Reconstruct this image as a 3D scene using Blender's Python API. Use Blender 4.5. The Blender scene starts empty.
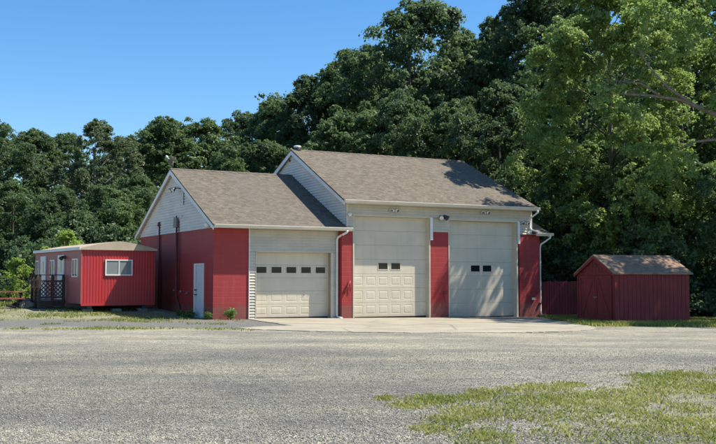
import bpy, bmesh, math, random
import numpy as np
from mathutils import Vector, Matrix
R = math.radians
scene = bpy.context.scene
col = scene.collection

# ---------------------------------------------------------------- camera, sky, sun, exposure
cam_d = bpy.data.cameras.new('camera')
cam_d.sensor_width = 36.0
cam_d.lens = 969.0 / 716.0 * 36.0
cam_d.clip_start = 0.1
cam_d.clip_end = 2000
cam = bpy.data.objects.new('camera', cam_d)
col.objects.link(cam)
cam.location = (0, 0, 1.5)
cam.rotation_euler = (R(90 + 3.396), 0, 0)
scene.camera = cam

SUN = Vector((0.999, 0.039, 1.445)).normalized()
world = bpy.data.worlds.new('World')
scene.world = world
world.use_nodes = True
wn = world.node_tree.nodes
bg = wn['Background']
sky = wn.new('ShaderNodeTexSky')
sky.sky_type = 'NISHITA'
sky.sun_disc = False
sky.sun_elevation = math.asin(SUN.z)
sky.sun_rotation = math.atan2(SUN.x, SUN.y)
sky.altitude = 0
sky.air_density = 1.0
sky.dust_density = 0.3
sky.ozone_density = 4.0
hsv = wn.new('ShaderNodeHueSaturation')
hsv.inputs['Saturation'].default_value = 1.27
world.node_tree.links.new(sky.outputs[0], hsv.inputs['Color'])
world.node_tree.links.new(hsv.outputs[0], bg.inputs[0])
bg.inputs[1].default_value = 0.112

sd = bpy.data.lights.new('sun', 'SUN')
sd.energy = 5.0
sd.angle = R(0.5)
sd.color = (1.0, 0.94, 0.83)
sun = bpy.data.objects.new('sun', sd)
col.objects.link(sun)
sun.location = (20, 0, 40)
sun.rotation_euler = SUN.to_track_quat('Z', 'Y').to_euler()

scene.view_settings.view_transform = 'Standard'
scene.view_settings.look = 'None'
scene.view_settings.exposure = 0.70
scene.view_settings.gamma = 1.0
scene.view_settings.use_curve_mapping = False

# ---------------------------------------------------------------- frames and ground height
A = R(28)
OX, OY = -5.55, 37.2
UX, UY = math.cos(A), math.sin(A)

def ss(a, b, v):
    k = np.clip((np.asarray(v, float) - a) / (b - a), 0, 1)
    return k * k * (3 - 2 * k)

def G(x, y):
    x = np.asarray(x, float); y = np.asarray(y, float)
    s = (x - OX) * UX + (y - OY) * UY
    t = -(x - OX) * UY + (y - OY) * UX
    w = ss(13, 27, y)
    pad = -0.03 - 0.0115 * np.clip(s, -6, 22)
    rise = 0.27 * ss(0.5, 7, t) * ss(3, -1.5, s)
    return pad * w + rise

def loc2w(s, t):
    return OX + s * UX - t * UY, OY + s * UY + t * UX

def vnoise(x, y, seed=0):
    xi = np.floor(x).astype(np.int64); yi = np.floor(y).astype(np.int64)
    fx = x - xi; fy = y - yi
    fx = fx * fx * (3 - 2 * fx); fy = fy * fy * (3 - 2 * fy)
    def h(a, b):
        n = (a * 374761393 + b * 668265263 + seed * 974634777) & 0x7fffffff
        n = ((n ^ (n >> 13)) * 1274126177) & 0x7fffffff
        return ((n ^ (n >> 16)) & 0xffff) / 65535.0
    a = h(xi, yi) * (1 - fx) + h(xi + 1, yi) * fx
    b = h(xi, yi + 1) * (1 - fx) + h(xi + 1, yi + 1) * fx
    return a * (1 - fy) + b * fy

def fbm(x, y, seed=0):
    return (vnoise(x, y, seed) + 0.5 * vnoise(x * 2.1, y * 2.1, seed + 1) + 0.25 * vnoise(x * 4.3, y * 4.3, seed + 2)) / 1.75

# ---------------------------------------------------------------- node helpers and materials
class NT:
    def __init__(self, name):
        self.m = bpy.data.materials.new(name)
        self.m.use_nodes = True
        self.t = self.m.node_tree
        self.n = self.t.nodes
        self.b = self.n['Principled BSDF']
        self.out = self.n['Material Output']
        self.tc = None
    def link(self, a, b): self.t.links.new(a, b)
    def node(self, kind, **kw):
        nd = self.n.new(kind)
        for k, v in kw.items(): setattr(nd, k, v)
        return nd
    def obj(self):
        if not self.tc: self.tc = self.n.new('ShaderNodeTexCoord')
        return self.tc.outputs['Object']
    def pos(self):
        g = self.n.new('ShaderNodeNewGeometry')
        return g.outputs['Position']
    def mapping(self, vec, scale=(1, 1, 1), rot=(0, 0, 0), loc=(0, 0, 0)):
        mp = self.n.new('ShaderNodeMapping')
        mp.inputs['Scale'].default_value = scale
        mp.inputs['Rotation'].default_value = rot
        mp.inputs['Location'].default_value = loc
        self.link(vec, mp.inputs['Vector'])
        return mp.outputs[0]
    def noise(self, vec, scale, detail=4, rough=0.6):
        nd = self.n.new('ShaderNodeTexNoise')
        nd.inputs['Scale'].default_value = scale
        nd.inputs['Detail'].default_value = detail
        nd.inputs['Roughness'].default_value = rough
        self.link(vec, nd.inputs['Vector'])
        return nd.outputs['Fac']
    def voro(self, vec, scale, rnd=1.0):
        nd = self.n.new('ShaderNodeTexVoronoi')
        nd.inputs['Scale'].default_value = scale
        nd.inputs['Randomness'].default_value = rnd
        self.link(vec, nd.inputs['Vector'])
        return nd
    def ramp(self, fac, stops, interp='LINEAR'):
        nd = self.n.new('ShaderNodeValToRGB')
        nd.color_ramp.interpolation = interp
        e = nd.color_ramp.elements
        while len(e) < len(stops): e.new(0.5)
        for el, (p, c) in zip(e, stops):
            el.position = p
            el.color = (c, c, c, 1) if isinstance(c, (int, float)) else (*c, 1)
        self.link(fac, nd.inputs[0])
        return nd.outputs[0]
    def mix(self, fac, a, b, blend='MIX'):
        nd = self.n.new('ShaderNodeMix')
        nd.data_type = 'RGBA'
        nd.blend_type = blend
        for idx, v in ((0, fac), (6, a), (7, b)):
            if isinstance(v, (int, float)): nd.inputs[idx].default_value = v
            elif isinstance(v, tuple): nd.inputs[idx].default_value = (*v, 1)
            else: self.link(v, nd.inputs[idx])
        return nd.outputs[2]
    def math(self, op, a, b=None):
        nd = self.n.new('ShaderNodeMath'); nd.operation = op
        for i, v in enumerate((a, b)):
            if v is None: continue
            if isinstance(v, (int, float)): nd.inputs[i].default_value = v
            else: self.link(v, nd.inputs[i])
        return nd.outputs[0]
    def attr(self, name):
        nd = self.n.new('ShaderNodeAttribute'); nd.attribute_name = name
        return nd.outputs['Fac']
    def bump(self, h, strength=0.3, dist=0.01):
        nd = self.n.new('ShaderNodeBump')
        nd.inputs['Strength'].default_value = strength
        nd.inputs['Distance'].default_value = dist
        self.link(h, nd.inputs['Height'])
        self.link(nd.outputs[0], self.b.inputs['Normal'])
    def color(self, c):
        if isinstance(c, tuple): self.b.inputs['Base Color'].default_value = (*c, 1)
        else: self.link(c, self.b.inputs['Base Color'])
    def rough(self, v): self.b.inputs['Roughness'].default_value = v

def worn(name, c, rough=0.55, var=0.18, scale=2.0, fine=30, metallic=0.0, bump=0.0):
    """paint / plastic / metal with uneven wear"""
    n = NT(name)
    o = n.obj()
    a = n.noise(o, scale, 5); b = n.noise(o, fine, 3)
    f = n.math('ADD', n.math('MULTIPLY', a, 0.7), n.math('MULTIPLY', b, 0.3))
    dark = tuple(k * (1 - var * 1.6) for k in c); lite = tuple(min(1, k * (1 + var)) for k in c)
    n.color(n.ramp(f, [(0.3, dark), (0.7, lite)]))
    n.rough(rough); n.b.inputs['Metallic'].default_value = metallic
    if bump: n.bump(b, bump, 0.01)
    return n.m

def block_wall():
    n = NT('red_painted_block')
    o = n.obj()
    # local frame: x along front, y along side; pick the running coordinate from both
    sep = n.node('ShaderNodeSeparateXYZ'); n.link(o, sep.inputs[0])
    run = n.math('ADD', sep.outputs[0], sep.outputs[1])
    comb = n.node('ShaderNodeCombineXYZ')
    n.link(run, comb.inputs[0]); n.link(sep.outputs[2], comb.inputs[1])
    br = n.node('ShaderNodeTexBrick')
    br.offset = 0.5
    br.inputs['Scale'].default_value = 1.0
    br.inputs['Brick Width'].default_value = 0.406
    br.inputs['Row Height'].default_value = 0.203
    br.inputs['Mortar Size'].default_value = 0.007
    br.inputs['Mortar Smooth'].default_value = 0.3
    br.inputs['Color1'].default_value = (0.335, 0.025, 0.023, 1)
    br.inputs['Color2'].default_value = (0.30, 0.022, 0.021, 1)
    br.inputs['Mortar'].default_value = (0.375, 0.05, 0.045, 1)
    n.link(comb.outputs[0], br.inputs['Vector'])
    big = n.noise(o, 0.9, 5); fine = n.noise(o, 25, 4)
    c = n.mix(n.ramp(big, [(0.35, 0.0), (0.75, 0.5)]), br.outputs['Color'], (0.27, 0.030, 0.028))
    st = n.noise(n.mapping(o, (3, 3, 0.35)), 1.3, 4)
    c = n.mix(n.ramp(st, [(0.56, 0.0), (0.8, 0.35)]), c, (0.42, 0.10, 0.085))
    spl = n.math('ADD', sep.outputs[2], n.math('MULTIPLY', n.noise(o, 3.0, 5), -0.75))
    c = n.mix(n.ramp(spl, [(-0.0, 0.6), (0.18, 0.0)]), c, (0.16, 0.075, 0.06))
    n.color(c); n.rough(0.62)
    h = n.math('SUBTRACT', n.math('MULTIPLY', fine, 0.25), br.outputs['Fac'])
    n.bump(h, 0.45, 0.008)
    return n.m

def shingles():
    n = NT('roof_shingles')
    o = n.obj()
    mp = n.mapping(o, (1, 1.11, 1))
    br = n.node('ShaderNodeTexBrick')
    br.offset = 0.37; br.offset_frequency = 2; br.squash = 1.0
    br.inputs['Scale'].default_value = 1.0
    br.inputs['Brick Width'].default_value = 0.19
    br.inputs['Row Height'].default_value = 0.142
    br.inputs['Mortar Size'].default_value = 0.006
    br.inputs['Bias'].default_value = 0.0
    br.inputs['Color1'].default_value = (0.0, 0, 0, 1)
    br.inputs['Color2'].default_value = (1.0, 1, 1, 1)
    br.inputs['Mortar'].default_value = (0.1, 0.1, 0.1, 1)
    sep = n.node('ShaderNodeSeparateXYZ'); n.link(mp, sep.inputs[0])
    comb = n.node('ShaderNodeCombineXYZ')
    n.link(sep.outputs[0], comb.inputs[0]); n.link(sep.outputs[1], comb.inputs[1])
    n.link(comb.outputs[0], br.inputs['Vector'])
    bw = n.node('ShaderNodeRGBToBW'); n.link(br.outputs['Color'], bw.inputs[0])
    tone = n.math('ADD', n.math('MULTIPLY', bw.outputs[0], 0.36), n.math('MULTIPLY', n.noise(n.mapping(o, (8, 12, 1)), 1.0, 4, 0.7), 0.80))
    c = n.ramp(tone, [(0.18, (0.058, 0.047, 0.034)), (0.5, (0.115, 0.094, 0.066)), (0.72, (0.158, 0.130, 0.093)), (1.0, (0.22, 0.184, 0.134))])
    grit = n.noise(o, 26, 4, 0.7)
    c = n.mix(0.45, c, n.ramp(grit, [(0.3, 0.25), (0.7, 0.75)]), 'OVERLAY')
    streak = n.noise(n.mapping(o, (0.7, 0.09, 0.1)), 1.0, 4)
    c = n.mix(n.ramp(streak, [(0.45, 0.0), (0.75, 0.45)]), c, (0.11, 0.098, 0.088))
    n.color(c); n.rough(0.92)
    h = n.math('ADD', n.math('MULTIPLY', bw.outputs[0], 0.5), n.math('MULTIPLY', grit, 0.5))
    n.bump(h, 0.7, 0.012)
    return n.m

def siding(name, c):
    n = NT(name)
    o = n.obj()
    a = n.noise(n.mapping(o, (1, 1, 3)), 0.8, 5)
    st = n.noise(n.mapping(o, (5, 5, 0.3)), 1.0, 4)
    k = n.ramp(a, [(0.3, tuple(q * 0.86 for q in c)), (0.7, tuple(q * 1.06 for q in c))])
    k = n.mix(n.ramp(st, [(0.5, 0.0), (0.8, 0.3)]), k, tuple(q * 0.66 for q in c))
    n.color(k); n.rough(0.5)
    n.bump(n.noise(n.mapping(o, (0.6, 0.6, 6)), 3, 3), 0.12, 0.01)
    return n.m

def door_paint():
    n = NT('door_almond_paint')
    o = n.obj()
    c = (0.60, 0.535, 0.41)
    a = n.noise(o, 1.2, 5)
    st = n.noise(n.mapping(o, (6, 6, 0.25)), 1.0, 4)
    k = n.ramp(a, [(0.3, tuple(q * 0.9 for q in c)), (0.7, tuple(q * 1.04 for q in c))])
    k = n.mix(n.ramp(st, [(0.5, 0.0), (0.8, 0.25)]), k, (0.35, 0.29, 0.20))
    sep = n.node('ShaderNodeSeparateXYZ'); n.link(o, sep.inputs[0])
    splash = n.math('ADD', sep.outputs[2], n.math('MULTIPLY', n.noise(o, 4, 4), 0.35))
    k = n.mix(n.ramp(splash, [(0.05, 0.5), (0.5, 0.0)]), k, (0.30, 0.265, 0.21))
    n.color(k); n.rough(0.45)
    return n.m

def metal_rib(name, c1, c2, rough=0.5):
    n = NT(name)
    o = n.obj()
    a = n.noise(o, 1.1, 5); st = n.noise(n.mapping(o, (8, 8, 0.3)), 1, 4)
    k = n.mix(n.ramp(a, [(0.35, 0.0), (0.7, 1.0)]), c1, c2)
    k = n.mix(n.ramp(st, [(0.5, 0.0), (0.85, 0.45)]), k, tuple(q * 0.55 + 0.03 for q in c1))
    n.color(k); n.rough(rough)
    return n.m

def glass(name, c=(0.012, 0.015, 0.018), rough=0.06):
    n = NT(name)
    n.color(c); n.rough(rough)
    n.b.inputs['IOR'].default_value = 1.5
    n.b.inputs['Specular IOR Level'].default_value = 0.25
    n.bump(n.noise(n.obj(), 1.5, 2), 0.04, 0.05)
    return n.m

def wood(name, c, grain=(1, 1, 12)):
    n = NT(name)
    o = n.obj()
    a = n.noise(n.mapping(o, grain), 2.0, 6, 0.7); b = n.noise(o, 1.2, 3)
    f = n.math('ADD', n.math('MULTIPLY', a, 0.65), n.math('MULTIPLY', b, 0.35))
    n.color(n.ramp(f, [(0.3, tuple(q * 0.55 for q in c)), (0.7, tuple(min(1, q * 1.3) for q in c))]))
    n.rough(0.8); n.bump(a, 0.3, 0.006)
    return n.m

def leaf_mat(name, dark, mid, lite, trans=0.48, tlc=(0.22, 0.34, 0.10)):
    n = NT(name)
    oi = n.node('ShaderNodeObjectInfo')
    t = n.attr('tint')
    f = n.math('ADD', n.math('MULTIPLY', t, 0.8), n.math('MULTIPLY', oi.outputs['Random'], 0.2))
    c = n.ramp(f, [(0.1, dark), (0.5, mid), (0.92, lite)])
    n.color(c); n.rough(0.5)
    n.b.inputs['Specular IOR Level'].default_value = 0.4
    tr = n.node('ShaderNodeBsdfTranslucent')
    tc = n.mix(0.45, c, tlc, 'MIX')
    n.link(tc, tr.inputs['Color'])
    mx = n.node('ShaderNodeMixShader'); mx.inputs[0].default_value = trans
    n.link(n.b.outputs[0], mx.inputs[1]); n.link(tr.outputs[0], mx.inputs[2])
    n.link(mx.outputs[0], n.out.inputs['Surface'])
    return n.m

def bark_mat(name, c):
    n = NT(name)
    o = n.obj()
    a = n.noise(n.mapping(o, (6, 6, 1.2)), 2.0, 6, 0.7)
    n.color(n.ramp(a, [(0.3, tuple(q * 0.5 for q in c)), (0.7, tuple(q * 1.4 for q in c))]))
    n.rough(0.9); n.bump(a, 0.6, 0.03)
    return n.m

def ground_mat():
    n = NT('gravel_ground')
    p = n.pos()
    v1 = n.voro(p, 50); v2 = n.voro(p, 100); v3 = n.voro(p, 13)
    bw1 = n.node('ShaderNodeRGBToBW'); n.link(v1.outputs['Color'], bw1.inputs[0])
    bw2 = n.node('ShaderNodeRGBToBW'); n.link(v2.outputs['Color'], bw2.inputs[0])
    st = n.math('ADD', n.math('MULTIPLY', bw1.outputs[0], 0.6), n.math('MULTIPLY', bw2.outputs[0], 0.4))
    g = n.ramp(st, [(0.2, (0.075, 0.071, 0.060)), (0.5, (0.225, 0.215, 0.187)), (0.68, (0.335, 0.322, 0.28)), (0.85, (0.60, 0.58, 0.515))])
    big = n.noise(n.mapping(p, (0.22, 0.42, 1)), 1.0, 5, 0.6)
    tint = n.ramp(big, [(0.34, (0.70, 0.70, 0.72)), (0.5, (1.0, 0.985, 0.94)), (0.64, (1.30, 1.25, 1.12))])
    g = n.mix(1.0, g, tint, 'MULTIPLY')
    trk = n.noise(n.mapping(p, (0.09, 0.62, 1), rot=(0, 0, 0.12)), 1.0, 5, 0.55)
    g = n.mix(1.0, g, n.ramp(trk, [(0.36, (0.86, 0.86, 0.855)), (0.5, (1.0, 1.0, 1.0)), (0.62, (1.11, 1.10, 1.07))]), 'MULTIPLY')
    mid = n.noise(n.mapping(p, (2.2, 3.5, 1)), 1.0, 6, 0.7)
    g = n.mix(1.0, g, n.ramp(mid, [(0.3, (0.72, 0.72, 0.73)), (0.5, (1.0, 1.0, 1.0)), (0.7, (1.32, 1.30, 1.24))]), 'MULTIPLY')
    wn_ = n.math('ADD', n.attr('worn'), n.math('MULTIPLY', n.math('SUBTRACT', n.noise(n.mapping(p, (0.5, 1.2, 1)), 1.0, 5), 0.5), 0.9))
    g = n.mix(1.0, g, n.ramp(wn_, [(0.0, (1.10, 1.09, 1.06)), (0.45, (1.0, 1.0, 1.0)), (0.95, (0.80, 0.80, 0.795))]), 'MULTIPLY')
    g = n.mix(1.0, g, (0.985, 0.98, 0.925), 'MULTIPLY')
    # darker stone-dust strip beside the building
    dk = n.attr('dark'); nz = n.noise(p, 1.7, 5)
    dm = n.ramp(n.math('ADD', dk, n.math('MULTIPLY', n.math('SUBTRACT', nz, 0.5), 1.7)), [(0.40, 0.0), (0.66, 1.0)])
    g = n.mix(dm, g, n.ramp(st, [(0.2, (0.05, 0.049, 0.045)), (0.55, (0.155, 0.150, 0.136)), (0.75, (0.27, 0.26, 0.232)), (0.9, (0.44, 0.425, 0.38))]))
    # grassy soil
    gr = n.attr('grass')
    nz2 = n.noise(p, 2.3, 6, 0.65)
    gm = n.ramp(n.math('MULTIPLY', gr, n.math('ADD', -0.1, n.math('MULTIPLY', nz2, 1.9))), [(0.25, 0.0), (0.75, 1.0)])
    gc = n.ramp(n.noise(p, 9, 5), [(0.3, (0.11, 0.115, 0.036)), (0.5, (0.20, 0.20, 0.06)), (0.7, (0.29, 0.265, 0.12))])
    g = n.mix(n.math('MULTIPLY', gm, 0.65), g, gc)
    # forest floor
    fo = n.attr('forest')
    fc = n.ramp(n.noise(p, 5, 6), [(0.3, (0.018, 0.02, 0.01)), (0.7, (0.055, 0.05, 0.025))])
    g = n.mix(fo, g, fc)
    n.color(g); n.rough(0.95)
    h = n.math('ADD', n.math('MULTIPLY', n.math('SUBTRACT', 1.0, v1.outputs['Distance']), 0.7), n.math('MULTIPLY', bw2.outputs[0], 0.4))
    h = n.math('ADD', h, n.math('MULTIPLY', n.math('SUBTRACT', 1.0, v3.outputs['Distance']), 0.5))
    n.bump(h, 0.8, 0.022)
    return n.m

def concrete_mat():
    n = NT('apron_concrete')
    p = n.pos()
    a = n.noise(n.mapping(p, (0.5, 0.9, 1)), 1.0, 6, 0.65); b = n.noise(p, 30, 4)
    c = n.ramp(a, [(0.3, (0.23, 0.198, 0.14)), (0.5, (0.33, 0.293, 0.215)), (0.7, (0.39, 0.352, 0.265))])
    c = n.mix(0.3, c, n.ramp(b, [(0.3, 0.25), (0.7, 0.75)]), 'OVERLAY')
    vor = n.voro(n.mapping(p, (0.28, 0.35, 1)), 1.0); vor.feature = 'DISTANCE_TO_EDGE'
    wob = n.math('ADD', vor.outputs['Distance'], n.math('MULTIPLY', n.math('SUBTRACT', n.noise(p, 3, 4), 0.5), 0.05))
    c = n.mix(n.ramp(wob, [(0.0, 0.75), (0.014, 0.0)]), c, (0.16, 0.14, 0.11))
    oil = n.noise(n.mapping(p, (0.8, 0.8, 1), loc=(3, 1, 0)), 1.0, 4)
    c = n.mix(n.ramp(oil, [(0.6, 0.0), (0.78, 0.55)]), c, (0.135, 0.118, 0.09))
    n.color(c); n.rough(0.9); n.bump(b, 0.4, 0.01)
    return n.m

def simple_attr_mat(name, stops, rough=0.9, trans=0.0):
    n = NT(name)
    c = n.ramp(n.attr('tint'), stops)
    n.color(c); n.rough(rough)
    if trans:
        tr = n.node('ShaderNodeBsdfTranslucent'); n.link(c, tr.inputs['Color'])
        mx = n.node('ShaderNodeMixShader'); mx.inputs[0].default_value = trans
        n.link(n.b.outputs[0], mx.inputs[1]); n.link(tr.outputs[0], mx.inputs[2])
        n.link(mx.outputs[0], n.out.inputs['Surface'])
    return n.m

M = dict(
    block=block_wall(), roof=shingles(),
    siding=siding('almond_siding', (0.57, 0.515, 0.405)),
    gable=siding('grey_siding', (0.72, 0.67, 0.585)),
    door=door_paint(),
    trim=worn('white_trim', (0.72, 0.71, 0.68), 0.45, 0.08),
    gutter=worn('cream_gutter', (0.68, 0.62, 0.50), 0.4, 0.08),
    glass=glass('dark_glass'), glass2=glass('trailer_glass', (0.20, 0.225, 0.225), 0.06),
    rubber=worn('black_rubber', (0.012, 0.012, 0.012), 0.8),
    grey=worn('grey_metal', (0.20, 0.20, 0.20), 0.45, 0.2, metallic=0.5),
    darkmetal=worn('dark_metal', (0.035, 0.035, 0.037), 0.5, 0.25),
    pipe=worn('dark_conduit', (0.15, 0.032, 0.033), 0.6, 0.3),
    lampwhite=worn('lamp_plastic', (0.75, 0.75, 0.73), 0.35, 0.05),
    lens=worn('lamp_lens', (0.55, 0.56, 0.56), 0.12, 0.05),
    walkdoor=worn('walk_door_paint', (0.62, 0.66, 0.70), 0.45, 0.08),
    redpaint=worn('red_pipe_paint', (0.30, 0.03, 0.027), 0.5, 0.2),
    trailer=metal_rib('red_trailer_metal', (0.46, 0.026, 0.028), (0.40, 0.026, 0.028), 0.42),
    faded=metal_rib('faded_trailer_metal', (0.40, 0.105, 0.10), (0.32, 0.085, 0.08), 0.5),
    troof=worn('trailer_roof_coating', (0.46, 0.37, 0.26), 0.7, 0.15, 1.2, 20),
    shed=wood('red_shed_boards', (0.19, 0.022, 0.021), (6, 6, 0.6)),
    shedroof=None,
    deck=wood('dark_stained_wood', (0.055, 0.032, 0.026), (1, 1, 6)),
    deckgrey=wood('weathered_boards', (0.16, 0.14, 0.12), (2, 8, 2)),
    table=wood('faded_red_table', (0.42, 0.11, 0.095), (6, 1, 1)),
    tarp=worn('tan_canvas', (0.22, 0.18, 0.14), 0.85, 0.3, 6),
    cinder=worn('cinder_block', (0.26, 0.25, 0.24), 0.95, 0.25, 8),
    ground=ground_mat(), concrete=concrete_mat(),
    bark=bark_mat('bark', (0.085, 0.068, 0.052)), barkpale=bark_mat('pale_bark', (0.20, 0.165, 0.13)),
    leafdark=leaf_mat('leaf_dark', (0.045, 0.080, 0.042), (0.080, 0.130, 0.064), (0.140, 0.195, 0.092)),
    leafmid=leaf_mat('leaf_mid', (0.060, 0.104, 0.044), (0.105, 0.170, 0.068), (0.175, 0.240, 0.098)),
    leafgrey=leaf_mat('leaf_grey', (0.06, 0.085, 0.045), (0.115, 0.15, 0.08), (0.21, 0.25, 0.14)),
    leafbright=leaf_mat('leaf_bright', (0.13, 0.205, 0.055), (0.23, 0.325, 0.09), (0.34, 0.43, 0.14), 0.5, (0.38, 0.52, 0.13)),
    leaffresh=leaf_mat('leaf_fresh', (0.075, 0.13, 0.045), (0.135, 0.21, 0.07), (0.22, 0.30, 0.10), 0.48, (0.26, 0.38, 0.10)),
    leaflime=leaf_mat('leaf_lime', (0.17, 0.26, 0.05), (0.28, 0.39, 0.08), (0.40, 0.50, 0.13), 0.45, (0.42, 0.55, 0.10)),
    weed=leaf_mat('weed_leaf', (0.06, 0.11, 0.02), (0.12, 0.20, 0.04), (0.22, 0.30, 0.07), 0.35),
    grass=simple_attr_mat('grass_blades', [(0.0, (0.14, 0.19, 0.035)), (0.45, (0.29, 0.31, 0.065)), (0.75, (0.43, 0.40, 0.13)), (1.0, (0.60, 0.54, 0.33))], 0.7, 0.5),
    stone=simple_attr_mat('loose_stone', [(0.0, (0.11, 0.104, 0.092)), (0.5, (0.22, 0.21, 0.185)), (0.85, (0.34, 0.327, 0.288)), (1.0, (0.56, 0.54, 0.48))]),
)

# ---------------------------------------------------------------- mesh builders
def link_mesh(name, V, F, mat, parent=None, smooth=False):
    me = bpy.data.meshes.new(name)
    me.from_pydata([tuple(v) for v in V], [], F)
    me.materials.append(mat)
    if smooth: me.shade_smooth()
    me.update()
    o = bpy.data.objects.new(name, me)
    col.objects.link(o)
    if parent: o.parent = parent
    return o

class MB:
    def __init__(self): self.V = []; self.F = []
    def add(self, V, F):
        b = len(self.V)
        self.V += [Vector(v) for v in V]; self.F += [tuple(i + b for i in f) for f in F]
    def box(self, x0, x1, y0, y1, z0, z1, bev=0.0):
        x0, x1 = sorted((x0, x1)); y0, y1 = sorted((y0, y1)); z0, z1 = sorted((z0, z1))
        if bev <= 0:
            self.add([(x0, y0, z0), (x1, y0, z0), (x1, y1, z0), (x0, y1, z0), (x0, y0, z1), (x1, y0, z1), (x1, y1, z1), (x0, y1, z1)],
                     [(0, 3, 2, 1), (4, 5, 6, 7), (0, 1, 5, 4), (1, 2, 6, 5), (2, 3, 7, 6), (3, 0, 4, 7)])
        else:
            bm = bmesh.new()
            bmesh.ops.create_cube(bm, size=1)
            for v in bm.verts:
                v.co = Vector(((x0 + x1) / 2 + v.co.x * (x1 - x0), (y0 + y1) / 2 + v.co.y * (y1 - y0), (z0 + z1) / 2 + v.co.z * (z1 - z0)))
            bmesh.ops.bevel(bm, geom=bm.edges[:], offset=bev, segments=2, affect='EDGES')
            bm.verts.index_update()
            self.add([v.co.copy() for v in bm.verts], [tuple(v.index for v in f.verts) for f in bm.faces]); bm.free()
    def prism(self, poly, d):
        """poly: list of 3D points, extruded by vector d"""
        n = len(poly); d = Vector(d); P = [Vector(p) for p in poly]
        self.add(P + [p + d for p in P], [tuple(range(n - 1, -1, -1)), tuple(range(n, 2 * n))] + [(i, (i + 1) % n, n + (i + 1) % n, n + i) for i in range(n)])
    def tube(self, pts, rad, n=8, cap=True):
        pts = [Vector(p) for p in pts]
        if isinstance(rad, (int, float)): rad = [rad] * len(pts)
        b = len(self.V); prev = None
        for i, p in enumerate(pts):
            if i == 0: d = pts[1] - p
            elif i == len(pts) - 1: d = p - pts[i - 1]
            else: d = (pts[i + 1] - p).normalized() + (p - pts[i - 1]).normalized()
            d.normalize()
            if prev is None:
                a = d.orthogonal().normalized()
            else:
                a = prev - d * prev.dot(d)
                if a.length < 1e-5: a = d.orthogonal()
                a.normalize()
            prev = a
            c = d.cross(a)
            for k in range(n):
                an = 2 * math.pi * k / n
                self.V.append(p + (a * math.cos(an) + c * math.sin(an)) * rad[i])
        for i in range(len(pts) - 1):
            for k in range(n):
                k2 = (k + 1) % n
                self.F.append((b + i * n + k, b + i * n + k2, b + (i + 1) * n + k2, b + (i + 1) * n + k))
        if cap:
            self.F.append(tuple(b + k for k in range(n - 1, -1, -1)))
            e = b + (len(pts) - 1) * n
            self.F.append(tuple(e + k for k in range(n)))
    def lathe(self, prof, origin, axis=(0, 0, 1), n=16):
        ax = Vector(axis).normalized(); a = ax.orthogonal().normalized(); c = ax.cross(a); o = Vector(origin)
        b = len(self.V)
        for r, h in prof:
            for k in range(n):
                an = 2 * math.pi * k / n
                self.V.append(o + ax * h + (a * math.cos(an) + c * math.sin(an)) * r)
        for i in range(len(prof) - 1):
            for k in range(n):
                k2 = (k + 1) % n
                self.F.append((b + i * n + k, b + i * n + k2, b + (i + 1) * n + k2, b + (i + 1) * n + k))
        self.F.append(tuple(b + k for k in range(n - 1, -1, -1)))
        e = b + (len(prof) - 1) * n
        self.F.append(tuple(e + k for k in range(n)))
    def build(self, name, mat, parent=None, smooth=False):
        return link_mesh(name, self.V, self.F, mat, parent, smooth)

def boxobj(name, mat, parent, *a, bev=0.0):
    m = MB(); m.box(*a, bev=bev); return m.build(name, mat, parent)

def lap(m, poly, f, step=0.115, out=0.040, rib=False):
    """lap siding over a convex polygon given as (a, h) pairs; f(a, h, d) -> 3D point, d = distance out of the wall"""
    hs = [p[1] for p in poly]; h = min(hs); top = max(hs)
    def span(hh):
        xs = []
        n = len(poly)
        for i in range(n):
            (x0, y0), (x1, y1) = poly[i], poly[(i + 1) % n]
            if (y0 - hh) * (y1 - hh) <= 0 and y0 != y1:
                xs.append(x0 + (x1 - x0) * (hh - y0) / (y1 - y0))
            elif y0 == y1 and abs(y0 - hh) < 1e-6: xs += [x0, x1]
        return (min(xs), max(xs)) if xs else None
    while h < top - 1e-4:
        h2 = min(h + step, top)
        a = span(h + 1e-5); b = span(h2 - 1e-5)
        if a and b:
            V = [f(a[0], h, 0), f(a[1], h, 0), f(a[1], h, out), f(a[0], h, out), f(b[1], h2, 0.002), f(b[0], h2, 0.002), f(a[0], h + 0.012, out), f(a[1], h + 0.012, out)]
            m.add(V, [(0, 1, 2, 3), (3, 2, 7, 6), (6, 7, 4, 5)])
        h = h2

def tag(o, label, cat, group=None, kind=None):
    if label: o['label'] = label
    if cat: o['category'] = cat
    if group: o['group'] = group
    if kind: o['kind'] = kind
    return o

def empty(name, loc, rz=0.0, label=None, cat=None, group=None):
    o = bpy.data.objects.new(name, None)
    o.empty_display_size = 0.5
    col.objects.link(o); o.location = loc; o.rotation_euler = (0, 0, rz)
    return tag(o, label, cat, group)

def fast_mesh(name, V, quads, mat, tint=None, smooth=False):
    me = bpy.data.meshes.new(name)
    V = np.ascontiguousarray(V, dtype=np.float32); Q = np.ascontiguousarray(quads, dtype=np.int32)
    k = Q.shape[1]
    me.vertices.add(len(V)); me.vertices.foreach_set('co', V.ravel())
    me.loops.add(Q.size); me.loops.foreach_set('vertex_index', Q.ravel())
    me.polygons.add(len(Q)); me.polygons.foreach_set('loop_start', np.arange(0, Q.size, k, dtype=np.int32))
    try: me.polygons.foreach_set('loop_total', np.full(len(Q), k, dtype=np.int32))
    except Exception: pass
    me.update(calc_edges=True)
    if tint is not None:
        at = me.attributes.new('tint', 'FLOAT', 'POINT'); at.data.foreach_set('value', np.ascontiguousarray(tint, dtype=np.float32))
    if smooth: me.shade_smooth()
    me.materials.append(mat)
    return me

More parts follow.
